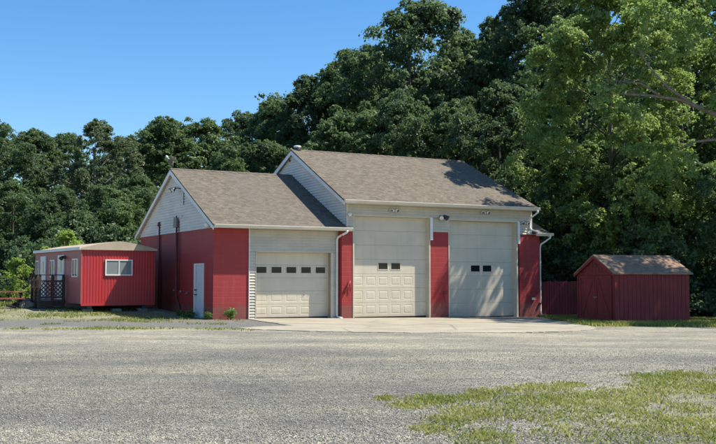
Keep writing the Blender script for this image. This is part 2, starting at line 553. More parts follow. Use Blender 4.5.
# ================================================================ SETTING
# ---------------------------------------------------------------- ground sheet
def grass_mask(x, y):
    xb = np.interp(y, [8, 9, 10.5, 12, 12.8, 13.5, 14.5, 16.4, 18.5, 30], [1.7, 1.5, 1.0, 0.75, 1.7, 2.5, 3.7, 6.0, 9.5, 30])
    fg = 0.72 * ss(-0.9, 3.2, x - xb) * ss(20, 17, y)
    s = (x - OX) * UX + (y - OY) * UY; t = -(x - OX) * UY + (y - OY) * UX
    left = ss(-0.2, -1.4, s) * ss(-0.4, 1.6, t) * 0.72
    base = ss(-2.2, -1.2, t) * ss(1.35, 0.9, s) * ss(-9, -3, s) * 0.62       # weeds at the wall foot
    strip = np.exp(-((y - 29.3 - 0.05 * (x + 6)) / 0.9) ** 2) * ss(-13, -8, x) * ss(-2.6, -4.0, x) * 0.78 + 0.34 * ss(30, 32, y) * ss(40, 36, y) * ss(-16, -10, x) * ss(-2.5, -4.5, x)
    far = ss(-13.5, -15.5, x) * ss(34, 37, y) * 0.9
    shed = ss(7.6, 8.4, x) * ss(33.0, 35.5, y - 0.08 * (x - 8)) * 0.95
    return np.maximum.reduce([fg, left, base, strip, far, shed])

def dark_mask(x, y):
    s = (x - OX) * UX + (y - OY) * UY; t = -(x - OX) * UY + (y - OY) * UX
    return ss(29.2, 31.0, y) * ss(2.6, 1.3, s + 0.25 * t) * ss(2.5, 0.5, t)

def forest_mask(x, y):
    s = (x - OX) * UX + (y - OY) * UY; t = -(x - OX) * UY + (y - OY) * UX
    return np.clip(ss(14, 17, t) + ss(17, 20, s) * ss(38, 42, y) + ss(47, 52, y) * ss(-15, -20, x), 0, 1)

xs = np.concatenate([np.linspace(-700, -70, 14), np.linspace(-60, -22, 40), np.arange(-21.5, 22, 0.3), np.linspace(22.5, 60, 40), np.linspace(70, 700, 14)])
ys = np.concatenate([np.linspace(-300, 0, 10), np.arange(2, 46, 0.3), np.linspace(46.5, 100, 40), np.linspace(120, 1200, 14)])
gx, gy = np.meshgrid(xs, ys)
gz = G(gx, gy) + 0.035 * (fbm(gx * 0.35, gy * 0.35, 5) - 0.5) * ss(46, 26, gy) + 0.015 * (fbm(gx * 1.3, gy * 1.3, 9) - 0.5)
ap = loc2w(0, 0)
gs = (gx - OX) * UX + (gy - OY) * UY; gt = -(gx - OX) * UY + (gy - OY) * UX
flat = ss(-12.5, -9, gt) * ss(-2, 0.5, gs)      # graded flat under the slab and the building
gz = gz * (1 - flat) + G(gx, gy) * flat
def Gz(x, y):
    x = np.asarray(x, float); y = np.asarray(y, float)
    z = G(x, y) + 0.035 * (fbm(x * 0.35, y * 0.35, 5) - 0.5) * ss(46, 26, y) + 0.015 * (fbm(x * 1.3, y * 1.3, 9) - 0.5)
    s = (x - OX) * UX + (y - OY) * UY; t = -(x - OX) * UY + (y - OY) * UX
    f = ss(-12.5, -9, t) * ss(-2, 0.5, s)
    return z * (1 - f) + G(x, y) * f
nx, ny = len(xs), len(ys)
idx = np.arange(nx * ny).reshape(ny, nx)
Q = np.stack([idx[:-1, :-1], idx[:-1, 1:], idx[1:, 1:], idx[1:, :-1]], -1).reshape(-1, 4)
gm = fast_mesh('ground', np.stack([gx, gy, gz], -1).reshape(-1, 3), Q, M['ground'], smooth=True)
def worn_mask(x, y):
    a = ss(-8, -4, x) * ss(3.2, 0.5, x) * ss(9.0, 11.5, y) * ss(21, 16.5, y)
    b = 0.7 * np.exp(-((y - 19.5 - 0.12 * x) / 1.3) ** 2) * ss(4, 1, x)
    return np.maximum(a, b) + 0.28 * ss(27, 22, y)
for nm, fn in (('worn', worn_mask), ('grass', grass_mask), ('dark', dark_mask), ('forest', forest_mask)):
    at = gm.attributes.new(nm, 'FLOAT', 'POINT'); at.data.foreach_set('value', fn(gx, gy).ravel().astype(np.float32))
ground = bpy.data.objects.new('ground', gm); col.objects.link(ground); tag(ground, None, None, kind='structure')

# ---------------------------------------------------------------- concrete apron in front of the doors
def ray_ground(px, py, z):
    pt = math.atan((279.5 - 222) / 969.0)
    a = (px - 358) / 969.0; b = (222 - py) / 969.0
    d = Vector((a, math.cos(pt) - b * math.sin(pt), math.sin(pt) + b * math.cos(pt)))
    k = (z - 1.5) / d.z
    return d.x * k, d.y * k

ap_pts = [loc2w(1.42, 0.25), ray_ground(268, 323.2, -0.06), ray_ground(292, 326.6, -0.06), ray_ground(262, 328.2, -0.06), ray_ground(238, 329.6, -0.05), ray_ground(252, 331.6, -0.06),
          ray_ground(330, 334.0, -0.08), ray_ground(420, 334.6, -0.09), ray_ground(500, 334.4, -0.12), ray_ground(560, 333.6, -0.15), ray_ground(597, 331.0, -0.18), ray_ground(585, 326.0, -0.2), loc2w(15.7, -2.0), loc2w(15.5, 0.25)]
rnd = random.Random(4)
edge = []
for i in range(len(ap_pts)):
    a, b = Vector(ap_pts[i]), Vector(ap_pts[(i + 1) % len(ap_pts)])
    k = 14 if i < len(ap_pts) - 1 else 1
    for q in range(k):
        p = a.lerp(b, q / k)
        j = 0.10 if (1 <= i <= 11) else 0.0
        edge.append((p.x + rnd.uniform(-j, j), p.y + rnd.uniform(-j, j)))
bm = bmesh.new()
tv = [bm.verts.new((x, y, float(G(x, y)) + 0.022)) for x, y in edge]
fc = bm.faces.new(tv)
if fc.normal.z < 0: fc.normal_flip()
bm.normal_update()
r = bmesh.ops.extrude_face_region(bm, geom=[fc])
for v in [e for e in r['geom'] if isinstance(e, bmesh.types.BMVert)]: v.co.z -= 0.15
bmesh.ops.recalc_face_normals(bm, faces=bm.faces[:])
bmesh.ops.triangulate(bm, faces=bm.faces[:])
me = bpy.data.meshes.new('apron'); bm.to_mesh(me); bm.free(); me.materials.append(M['concrete'])
apron = bpy.data.objects.new('concrete_apron', me); col.objects.link(apron); tag(apron, None, None, kind='structure')

# ================================================================ THE GARAGE BUILDING
B = empty('garage_building', (OX, OY, 0), A, 'red block and beige sided fire garage with three overhead doors under brown shingle roofs', 'garage')
FR = -0.34           # face of the tall part
def P(s, t, h): return Vector((s, t, h))

# --- red block walls
boxobj('block_wall', M['block'], B, 0, 1.45, 0, 0.25, -0.5, 3.50)                      # front panel of the low wing
boxobj('block_wall', M['block'], B, 0.003, 0.25, 0.25, 10.3, -0.5, 3.50)              # long left side
boxobj('block_wall', M['block'], B, 0.25, 5.7, 10.05, 10.3, -0.5, 3.50)               # rear of the low wing
boxobj('block_pier', M['block'], B, 5.36, 5.86, FR, 0.25, -0.5, 3.46)                 # pier between small and tall door
boxobj('block_pier', M['block'], B, 9.60, 10.52, FR, 0.3, -0.5, 3.53)                 # pier between the tall doors
boxobj('block_pier', M['block'], B, 14.34, 15.48, FR, 0.25, -0.5, 3.53)               # right pier
boxobj('block_wall', M['block'], B, 15.23, 15.48, 0.25, 10.3, -0.5, 3.55)             # right side
boxobj('block_wall', M['block'], B, 5.6, 15.1, 10.45, 10.70, -0.5, 4.6)             # rear of the tall part

# --- siding on the fronts
sx = lambda s, h, d: P(s, 0.0 - d, h)
m = MB()
m.box(1.453, 1.75, 0.004, 0.2, -0.4, 3.5); m.box(1.75, 5.02, 0.004, 0.2, 2.60, 3.5); m.box(5.02, 5.36, 0.004, 0.2, -0.4, 3.5)
lap(m, [(1.47, -0.06), (1.75, -0.06), (1.75, 2.60), (1.47, 2.60)], sx)
lap(m, [(1.47, 2.604), (5.36, 2.604), (5.36, 3.5), (1.47, 3.5)], sx)
lap(m, [(5.14, -0.1), (5.36, -0.1), (5.36, 2.60), (5.14, 2.60)], sx)
m.build('front_siding', M['siding'], B)
lx = lambda s, h, d: P(s, FR - d, h)
m = MB()
m.box(5.58, 15.00, FR + 0.004, FR + 0.2, 4.14, 4.62)
m.box(5.58, 5.86, FR + 0.004, FR + 0.2, 3.463, 4.14)
m.box(9.60, 10.52, FR + 0.004, FR + 0.2, 3.533, 4.14); m.box(14.24, 15.00, FR + 0.004, FR + 0.2, 3.533, 4.14)
lap(m, [(5.58, 4.144), (15.0, 4.144), (15.0, 4.62), (5.58, 4.62)], lx)
lap(m, [(5.58, 3.47), (5.86, 3.47), (5.86, 4.14), (5.58, 4.14)], lx)
lap(m, [(9.66, 3.535), (10.51, 3.535), (10.51, 4.14), (9.66, 4.14)], lx)
lap(m, [(14.32, 3.535), (15.0, 3.535), (15.0, 4.14), (14.32, 4.14)], lx)
m.build('front_siding', M['siding'], B)

# --- gable siding of the low wing (left end) and of the tall part (over the low roof)
m = MB()
lap(m, [(-0.02, 3.50), (10.32, 3.50), (10.32, 3.62), (5.15, 6.10), (-0.02, 3.62)], lambda a, h, d: P(0.0 - d, a, h))
m.build('gable_siding', M['gable'], B)
m = MB()
lap(m, [(FR, 3.42), (10.7, 3.42), (10.7, 4.60), (5.0, 7.27), (FR, 4.74)], lambda a, h, d: P(5.58 - d, a, h))
m.build('gable_siding', M['gable'], B)
m = MB()
lap(m, [(FR, 3.42), (10.7, 3.42), (10.7, 4.60), (5.0, 7.27), (FR, 4.74)], lambda a, h, d: P(15.0 + d, a, h))
m.build('gable_siding', M['gable'], B)
# corner boards
boxobj('corner_board', M['siding'], B, 5.548, 5.63, FR - 0.047, FR + 0.06, 3.47, 4.62)
boxobj('corner_board', M['siding'], B, 14.95, 15.032, FR - 0.047, FR + 0.06, 3.535, 4.62)
boxobj('corner_board', M['trim'], B, 1.443, 1.475, -0.047, 0.01, -0.06, 3.50)

# --- roofs: two slopes each with thickness, the far slope too
def gable_roof(name, eave_t, eave_h, ridge_t, ridge_h, back_t, back_h, l_e, r_e, l_r, r_r, th=0.07):
    m = MB()
    for (t0, h0, x0, x1) in ((eave_t, eave_h, l_e, r_e), (back_t, back_h, l_e, r_e)):
        n = 26
        top = []
        for i in range(n + 1):
            k = i / n
            sag = -0.012 * math.sin(math.pi * k)
            top.append([P(x0 + (l_r - x0) * k, t0 + (ridge_t - t0) * k, h0 + (ridge_h - h0) * k + sag), P(x1 + (r_r - x1) * k, t0 + (ridge_t - t0) * k, h0 + (ridge_h - h0) * k + sag)])
        V = []; F = []
        for a, b in top: V += [a, b, a - Vector((0, 0, th)), b - Vector((0, 0, th))]
        for i in range(n):
            q = 4 * i
            F += [(q, q + 1, q + 5, q + 4), (q + 2, q + 6, q + 7, q + 3), (q, q + 4, q + 6, q + 2), (q + 1, q + 3, q + 7, q + 5)]
        F += [(0, 2, 3, 1), (4 * n, 4 * n + 1, 4 * n + 3, 4 * n + 2)]
        m.add(V, F)
    # ridge cap shingles
    k = int((r_r - l_r) / 0.2)
    for i in range(k):
        a = l_r + (r_r - l_r) * i / k; b = l_r + (r_r - l_r) * (i + 1) / k + 0.03
        z = ridge_h + 0.012 + (0.006 if i % 2 else 0.0)
        m.add([P(a, ridge_t - 0.15, z - 0.075), P(b, ridge_t - 0.15, z - 0.08), P(b, ridge_t, z - 0.006), P(a, ridge_t, z), P(b, ridge_t + 0.15, z - 0.08), P(a, ridge_t + 0.15, z - 0.075)], [(0, 1, 2, 3), (3, 2, 4, 5)])
    return m.build(name, M['roof'], B)

gable_roof('roof', -0.45, 3.615, 5.15, 6.30, 10.75, 3.615, -0.18, 5.575, -0.18, 5.575)
gable_roof('roof', -0.76, 4.735, 5.0, 7.47, 10.92, 4.70, 5.25, 15.12, 5.46, 14.93)
gable_roof('roof', -0.68, 3.60, 5.15, 6.28, 10.63, 3.60, 15.02, 15.86, 15.02, 15.86)
boxobj('roof', M['roof'], B, 5.576, 5.74, -0.45, FR - 0.04, 3.545, 3.62)

# rake boards (white) along the gable edges
def rake(s0, s1, eave, ridge, back, dep=0.19):
    m = MB()
    for e in (eave, back):
        a0 = P(s0[0], e[0], e[1] - 0.072); b0 = P(s0[1], ridge[0], ridge[1] - 0.072)
        m.prism([a0, b0, b0 - Vector((0, 0, dep)), a0 - Vector((0, 0, dep * 0.8))], (s1, 0, 0))
    return m.build('rake_board', M['trim'], B)
rake((-0.182, -0.182), 0.03, (-0.45, 3.615), (5.15, 6.30), (10.75, 3.615))
rake((5.245, 5.455), 0.03, (-0.76, 4.735), (5.0, 7.47), (10.92, 4.70))
rake((15.095, 14.905), 0.03, (-0.76, 4.735), (5.0, 7.47), (10.92, 4.70))
rake((15.83, 15.83), 0.03, (-0.68, 3.60), (5.15, 6.28), (10.63, 3.60))
# sloped soffits under the gable overhangs
for (s0, s1, e, r_, b) in ((-0.15, 0.0, (-0.45, 3.46), (5.15, 6.145), (10.75, 3.46)), (5.49, 5.57, (-0.76, 4.58), (5.0, 7.315), (10.92, 4.545))):
    m = MB()
    for q in (e, b): m.prism([P(s0, q[0], q[1]), P(s1, q[0], q[1]), P(s1, r_[0], r_[1]), P(s0, r_[0], r_[1])], (0, 0, 0.015))
    m.build('soffit', M['trim'], B)
# front soffits and fascias
boxobj('soffit', M['trim'], B, -0.15, 5.36, -0.42, -0.044, 3.500, 3.515)
boxobj('soffit', M['trim'], B, 5.36, 15.08, -0.73, FR - 0.044, 4.600, 4.615)
boxobj('soffit', M['trim'], B, 15.04, 15.82, -0.65, FR - 0.003, 3.532, 3.545)
boxobj('fascia', M['gutter'], B, -0.15, 5.74, -0.450, -0.422, 3.47, 3.54)
boxobj('fascia', M['gutter'], B, 5.29, 15.08, -0.76, -0.732, 4.59, 4.66)
boxobj('fascia', M['gutter'], B, 15.04, 15.82, -0.68, -0.652, 3.46, 3.525)

# gutters: an open K-shaped trough
def gutter(s0, s1, t, h):
    prof = [(0.0, 0.0), (0.0, -0.125), (-0.07, -0.125), (-0.085, -0.07), (-0.12, -0.03), (-0.12, 0.0), (-0.108, 0.0), (-0.108, -0.026), (-0.075, -0.065), (-0.062, -0.115), (-0.012, -0.115), (-0.012, 0.0)]
    m = MB(); m.prism([P(s0, t + a, h + b) for a, b in prof], (s1 - s0, 0, 0))
    m.box(s0 - 0.004, s0, t - 0.12, t, h - 0.125, h); m.box(s1, s1 + 0.004, t - 0.12, t, h - 0.125, h)
    return m.build('gutter', M['gutter'], B)
gutter(-0.14, 5.77, -0.452, 3.61)
gutter(5.25, 15.13, -0.762, 4.73)
gutter(15.04, 15.93, -0.682, 3.60)

# downspouts
def spout(pts, rad=0.042):
    m = MB(); m.tube(pts, rad, 10)
    o = m.build('downspout', M['trim'], B, smooth=True)
    return o
spout([P(5.53, -0.51, 3.50), P(5.51, -0.50, 3.42), P(5.29, -0.12, 3.22), P(5.275, -0.085, 3.12), P(5.275, -0.085, 0.06), P(5.29, -0.12, -0.02), P(5.32, -0.42, -0.07)], 0.05)
spout([P(15.02, -0.82, 4.62), P(15.01, -0.81, 4.50), P(14.90, -0.44, 4.27), P(14.89, -0.405, 4.17), P(14.89, -0.405, 3.82), P(14.95, -0.46, 3.74), P(15.16, -0.70, 3.64)])
spout([P(15.80, -0.74, 3.49), P(15.78, -0.73, 3.38), P(15.57, -0.33, 3.10), P(15.545, -0.29, 2.98), P(15.54, -0.29, 0.0), P(15.56, -0.35, -0.10), P(15.6, -0.55, -0.16)])

# --- overhead doors
def panel(m, s0, s1, t, h0, h1):
    """an embossed rectangle on the door face"""
    a, b = 0.020, 0.005
    ring = lambda e, d: [P(s0 + e, t - d, h0 + e), P(s1 - e, t - d, h0 + e), P(s1 - e, t - d, h1 - e), P(s0 + e, t - d, h1 - e)]
    V = ring(0, 0.0) + ring(a, -b) + ring(a * 2.4, -b) + ring(a * 3.4, 0.002)
    F = []
    for q in (0, 4, 8): F += [(q + i, q + (i + 1) % 4, q + 4 + (i + 1) % 4, q + 4 + i) for i in range(4)]
    F.append((12, 13, 14, 15))
    m.add(V, F)

def face_with_holes(m, s0, s1, h0, h1, t, holes):
    """door skin as a grid of quads that skips the holes (all in one row)"""
    hs = sorted(set([h0, h1] + [v for q in holes for v in (q[2], q[3])])); ss_ = sorted(set([s0, s1] + [v for q in holes for v in (q[0], q[1])]))
    for i in range(len(ss_) - 1):
        for j in range(len(hs) - 1):
            cx, cy = (ss_[i] + ss_[i + 1]) / 2, (hs[j] + hs[j + 1]) / 2
            if any(q[0] < cx < q[1] and q[2] < cy < q[3] for q in holes): continue
            m.add([P(ss_[i], t, hs[j]), P(ss_[i + 1], t, hs[j]), P(ss_[i + 1], t, hs[j + 1]), P(ss_[i], t, hs[j + 1])], [(0, 1, 2, 3)])

def overhead_door(s0, s1, h0, h1, t, nsec, cols, wrow, wins, prows, label):
    hgt = (h1 - h0) / nsec
    m = MB()
    m.box(s0, s1, t + 0.022, t + 0.05, h0, h1)
    cw = (s1 - s0) / cols
    wl = []
    for k in range(nsec):
        a, b = h0 + k * hgt + 0.004, h0 + (k + 1) * hgt - 0.004
        holes = []
        ph0, ph1 = a + hgt * 0.17, b - hgt * 0.17
        if k == wrow:
            for c in wins:
                w0 = s0 + c[0]; wl.append((w0, w0 + c[1], c[2], c[3])); holes.append((w0, w0 + c[1], c[2], c[3]))
        elif k in prows:
            for c in range(cols): holes.append((s0 + c * cw + cw * 0.11, s0 + (c + 1) * cw - cw * 0.11, ph0, ph1))
        face_with_holes(m, s0, s1, a, b, t, holes)
        if k in prows and k != wrow:
            for q in holes: panel(m, q[0], q[1], t, q[2], q[3])
        m.add([P(s0, t, b), P(s1, t, b), P(s1, t + 0.02, b + 0.003), P(s0, t + 0.02, b + 0.003)], [(0, 1, 2, 3)])
        m.add([P(s0, t, a), P(s1, t, a), P(s1, t + 0.02, a - 0.003), P(s0, t + 0.02, a - 0.003)], [(3, 2, 1, 0)])
    d = m.build('garage_door', M['door'], B)
    if label: d['label'] = label
    for (a, b, c, e) in wl:
        f = MB()
        w = 0.035
        f.box(a - w, b + w, t - 0.012, t + 0.02, c - w, c); f.box(a - w, b + w, t - 0.012, t + 0.02, e, e + w)
        f.box(a - w, a, t - 0.012, t + 0.02, c, e); f.box(b, b + w, t - 0.012, t + 0.02, c, e)
        f.build('window_frame', M['door'], d)
        boxobj('window_pane', M['glass'], d, a, b, t + 0.006, t + 0.016, c, e)
    boxobj('bottom_seal', M['rubber'], d, s0, s1, t + 0.004, t + 0.045, h0 - 0.05, h0)
    return d
wins = [(0.115 + 0.648 * i, 0.43, 1.78, 2.02) for i in range(5)]
overhead_door(1.75, 5.02, 0.0, 2.60, 0.24, 5, 5, 3, [(w[0], w[1], 1.76, 2.00) for w in wins], (0, 1), 'small garage door with a row of five windows')
TALL = 0.25 + FR
d1 = overhead_door(5.93, 9.54, -0.04, 4.12, TALL, 7, 6, 3, [(1.27, 0.44, 1.93, 2.19), (1.88, 0.44, 1.93, 2.19)], (0, 1, 2), 'tall garage door in the middle with embossed lower panels')
d2 = overhead_door(10.57, 14.16, -0.12, 4.06, TALL, 7, 6, 3, [(1.29, 0.47, 1.85, 2.12), (1.92, 0.47, 1.85, 2.12)], (), 'tall flush garage door at the right end')

# door casings, jambs and the short steel guards at the tall door heads
m = MB()
m.box(5.02, 5.13, -0.049, 0.29, -0.12, 2.60); m.box(1.75, 5.13, -0.049, -0.004, 2.585, 2.625); m.box(1.728, 1.75, -0.045, 0.29, -0.12, 2.585)
m.build('door_trim', M['siding'], B)
m = MB()
m.box(5.862, 5.928, FR - 0.02, 0.0, -0.14, 4.12); m.box(5.862, 9.68, FR - 0.049, 0.0, 4.121, 4.165)
m.box(9.54, 9.598, FR - 0.02, 0.0, -0.16, 4.12)
m.build('door_trim', M['siding'], B)
m = MB()
m.box(10.522, 10.568, FR - 0.02, 0.0, -0.2, 4.06); m.box(10.522, 14.30, FR - 0.049, 0.0, 4.062, 4.143)
m.box(14.162, 14.235, FR - 0.02, 0.0, -0.24, 4.06)
m.build('door_trim', M['siding'], B)
boxobj('door_guard', M['trim'], B, 9.56, 9.69, FR - 0.092, FR - 0.052, 3.18, 4.15, bev=0.006)
boxobj('door_guard', M['trim'], B, 14.19, 14.32, FR - 0.092, FR - 0.052, 3.10, 4.10, bev=0.006)

# --- walk door on the left side (x faces -s)
d = MB()
d.box(-0.030, 0.01, 1.16, 1.92, -0.02, 2.06); d = d.build('door', M['walkdoor'], B); d['label'] = 'pale blue white side door'
f = MB()
f.box(-0.045, 0.01, 1.06, 1.155, -0.12, 2.14); f.box(-0.045, 0.01, 1.955, 2.21, -0.12, 2.14); f.box(-0.045, 0.01, 1.155, 1.955, 2.065, 2.14)
f.build('door_frame', M['trim'], d)
boxobj('door_gap', M['rubber'], d, -0.012, 0.005, 1.921, 1.953, -0.02, 2.06)
for z in (0.90, 1.08):
    k = MB(); k.lathe([(0.03, 0), (0.03, 0.012), (0.014, 0.02), (0.014, 0.05), (0.034, 0.06), (0.034, 0.085), (0.012, 0.1)], P(-0.03, 1.86, z), (-1, 0, 0), 12); k.build('door_knob', M['darkmetal'], d, True)

# --- things screwed to the left gable
m = MB(); m.tube([P(-0.03, 3.62, 4.62), P(-0.03, 3.62, 5.36)], 0.025); m.tube([P(-0.03, 3.62, 5.28), P(-0.28, 3.72, 5.32), P(-0.34, 4.2, 5.32)], 0.022); m.box(-0.06, 0.0, 3.52, 3.72, 5.20, 5.40)
fl = m.build('floodlight', M['darkmetal'], B)
for dt in (0.0, 0.36):
    m = MB(); m.lathe([(0.05, -0.12), (0.07, -0.05), (0.105, 0.04), (0.11, 0.06)], P(-0.40, 3.92 + dt, 5.27), (-0.75, -0.15, -0.65), 14); m.build('lamp_head', M['darkmetal'], fl, True)
    m = MB(); m.lathe([(0.10, 0.061), (0.06, 0.075)], P(-0.40, 3.92 + dt, 5.27), (-0.75, -0.15, -0.65), 14); m.build('lamp_lens', M['lens'], fl)
m = MB(); m.lathe([(0.07, 0.0), (0.07, 0.05), (0.05, 0.09)], P(-0.02, 3.93, 4.16), (-1, 0, 0)); m.tube([P(-0.09, 3.93, 4.16), P(-0.22, 3.95, 4.13)], [0.045, 0.05], 12)
c = m.build('security_camera', M['lampwhite'], B, True)
m = MB(); m.lathe([(0.052, 0), (0.045, 0.03)], P(-0.222, 3.951, 4.129), (-0.98, 0.1, -0.2), 12); m.build('camera_lens', M['rubber'], c)
m = MB(); m.box(-0.12, -0.02, 4.30, 4.78, 3.72, 4.15, 0.01)
for i in range(6): m.box(-0.135, -0.12, 4.33, 4.75, 3.76 + i * 0.06, 3.785 + i * 0.06)
m.build('service_box', M['grey'], B)
m = MB(); m.tube([P(-0.05, 4.50, 3.72), P(-0.05, 4.50, 0.95), P(-0.06, 4.42, 0.70), P(-0.06, 4.05, 0.40), P(-0.06, 4.0, 0.05)], 0.045); m.build('conduit', M['pipe'], B, True)
m = MB(); m.tube([P(-0.05, 4.20, 4.0), P(-0.05, 4.20, 1.0)], 0.022); m.build('conduit', M['pipe'], B, True)
m = MB(); m.tube([P(-0.05, 7.05, 3.90), P(-0.05, 7.05, 0.2)], 0.04); m.lathe([(0.07, 0), (0.08, 0.05), (0.05, 0.16), (0.02, 0.2)], P(-0.07, 7.05, 3.88)); m.build('conduit', M['pipe'], B, True)
for t_, z_ in ((4.8, 1.04), (3.9, 1.0), (3.04, 0.93)):
    m = MB(); m.lathe([(0.05, 0), (0.06, 0.03), (0.06, 0.07), (0.03, 0.1)], P(-0.0, t_, z_), (-1, 0, 0), 12); m.build('wall_outlet', M['grey'], B, True)
m = MB(); m.lathe([(0.06, 0), (0.06, 0.04), (0.11, 0.06), (0.13, 0.12), (0.10, 0.20), (0.04, 0.23)], P(-0.02, 0.40, 3.64), (-1, -0.1, -0.15), 16); m.build('corner_lamp', M['lampwhite'], B, True)

# --- lamps over the tall doors
def twin_lamp(s, h, lab=None):
    m = MB(); m.box(s - 0.07, s + 0.07, FR - 0.06, FR - 0.03, h - 0.045, h + 0.045, 0.01)
    b = m.build('wall_lamp', M['lampwhite'], B)
    for k in (-1, 1):
        m = MB(); m.lathe([(0.03, -0.07), (0.075, -0.02), (0.085, 0.05), (0.08, 0.06)], P(s + k * 0.135, FR - 0.11, h + 0.01), (k * 0.3, -0.8, -0.45), 14); m.build('lamp_head', M['lampwhite'], b, True)
        m = MB(); m.lathe([(0.07, 0.061), (0.04, 0.07)], P(s + k * 0.135, FR - 0.11, h + 0.01), (k * 0.3, -0.8, -0.45), 14); m.build('lamp_lens', M['grey'], b)
twin_lamp(7.76, 4.38); twin_lamp(12.41, 4.44); twin_lamp(14.61, 4.04)
m = MB(); m.box(10.05, 10.32, FR - 0.05, FR - 0.03, 4.10, 4.24, 0.01); m.tube([P(10.2, FR - 0.05, 4.17), P(10.2, FR - 0.16, 4.20)], 0.025)
b = m.build('floodlight', M['darkmetal'], B)
m = MB(); m.lathe([(0.05, -0.14), (0.08, -0.05), (0.11, 0.06), (0.115, 0.09)], P(10.28, FR - 0.22, 4.16), (0.55, -0.6, -0.6), 14); m.build('lamp_head', M['darkmetal'], b, True)
m = MB(); m.lathe([(0.05, -0.1), (0.09, 0.0), (0.095, 0.05)], P(10.06, FR - 0.2, 4.14), (-0.5, -0.6, -0.6), 14); m.build('lamp_head', M['lampwhite'], b, True)
m = MB(); m.lathe([(0.05, 0), (0.05, 0.03), (0.075, 0.05), (0.08, 0.14), (0.05, 0.19)], P(5.67, FR - 0.03, 4.20), (-0.1, -1, -0.5), 14); m.build('corner_lamp', M['lampwhite'], B, True)
m = MB(); m.lathe([(0.04, 0), (0.055, 0.04), (0.05, 0.12), (0.02, 0.15)], P(14.80, FR - 0.03, 3.62), (0, -1, -0.5), 12); m.build('corner_lamp', M['lampwhite'], B, True)

# --- fittings on the piers
m = MB(); m.tube([P(5.47, FR - 0.03, 0.92), P(5.47, FR - 0.10, 1.0), P(5.56, FR - 0.11, 1.22), P(5.68, FR - 0.10, 1.42), P(5.72, FR - 0.03, 1.45)], 0.028); m.tube([P(5.60, FR, 1.18), P(5.60, FR - 0.1, 1.20)], 0.02); m.tube([P(5.72, FR - 0.05, 1.0), P(5.72, FR - 0.05, 1.45)], 0.02)
m.build('pipe_rail', M['redpaint'], B, True)
m = MB(); m.box(15.0, 15.16, FR - 0.06, FR, 0.58, 0.68, 0.01); m.build('outlet_box', M['lampwhite'], B)
m = MB(); m.lathe([(0.05, 0), (0.06, 0.05), (0.03, 0.09)], P(10.30, FR, 0.95), (0, -1, 0), 12); m.tube([P(10.3, FR - 0.05, 0.9), P(10.3, FR - 0.06, 0.55)], 0.015); m.build('hose_tap', M['pipe'], B, True)
m = MB(); m.lathe([(0.05, 0), (0.06, 0.06), (0.03, 0.1)], P(15.44, FR, 0.42), (0, -1, 0), 12); m.build('hose_tap', M['pipe'], B, True)
m = MB(); m.lathe([(0.06, 0), (0.07, 0.05), (0.04, 0.08)], P(5.565, 5.3, 6.98), (-1, 0, 0), 12); m.build('alarm_bell', M['redpaint'], B, True)

# --- roof fittings
m = MB(); m.lathe([(0.20, -0.25), (0.17, 0.0), (0.15, 0.10)], P(5.78, 5.0, 7.50), n=14); v = m.build('roof_vent', M['darkmetal'], B, True)
m = MB(); m.lathe([(0.10, 0.04), (0.17, 0.06), (0.17, 0.12), (0.14, 0.145), (0.05, 0.15)], P(5.78, 5.0, 7.50), n=18); m.build('vent_cap', M['lampwhite'], v, True)
m = MB(); m.tube([P(-0.06, 5.15, 6.0), P(-0.06, 5.15, 6.62)], 0.025); m.tube([P(-0.06, 5.15, 6.42), P(-0.1, 5.55, 6.68)], 0.018); a = m.build('antenna', M['darkmetal'], B, True)
m = MB(); m.lathe([(0.03, 0.0), (0.11, 0.025), (0.19, 0.075), (0.20, 0.08), (0.11, 0.035), (0.02, 0.015)], P(-0.06, 5.20, 6.60), (-0.35, 0.55, 0.75), 18); m.build('antenna_dish', M['grey'], a, True)
m = MB(); m.tube([P(-0.06, 5.2, 6.6), P(-0.22, 5.5, 6.82)], 0.02); m.lathe([(0.05, 0), (0.06, 0.06), (0.03, 0.12)], P(-0.20, 5.46, 6.79), (-0.35, 0.55, 0.75), 10); m.build('antenna_feed', M['lampwhite'], a, True)

# ================================================================ THE TRAILER
TA = R(34)
TX, TY = -11.13, 39.0
T = empty('office_trailer', (TX, TY, 0.25), TA, 'red ribbed metal office trailer with pale arched roof left of the garage', 'trailer')
W, L = 3.13, 6.5
zb, zt = 0.27, 2.50          # local heights of the body
def ribbed(m, f, a0, a1, h0, h1, pitch=0.125, d=0.012):
    n = max(1, int(round((a1 - a0) / pitch))); p = (a1 - a0) / n
    for i in range(n):
        b = a0 + i * p
        prof = [(0, 0), (p * 0.58, 0), (p * 0.68, -d), (p * 0.90, -d), (p, 0)]
        for (q0, e0), (q1, e1) in zip(prof, prof[1:]):
            m.add([f(b + q0, h0, e0), f(b + q1, h0, e1), f(b + q1, h1, e1), f(b + q0, h1, e0)], [(0, 1, 2, 3)])
boxobj('body', M['trailer'], T, 0.03, W - 0.03, 0.03, L - 0.03, zb, zt)
m = MB(); ribbed(m, lambda a, h, e: P(a, -e * 0 - 0.0 - e * -1 * -1, h), 0.0, W, zb, zt); m.build('end_panel', M['trailer'], T)
m = MB(); ribbed(m, lambda a, h, e: P(0.0 + 0.0 - e * -0.0 - (0.0 - e) * 0 - 0.0 + e * 0 - (-e) * 0.6 * 0 - 0, a, h), 0.0, L, zb, zt, 0.2, 0.012); sp = m.build('side_panel', M['faded'], T); sp['label'] = 'faded dull red long side'
m = MB(); ribbed(m, lambda a, h, e: P(W + 0.0, a, h), 0.0, L, zb, zt); m.build('side_panel', M['trailer'], T)
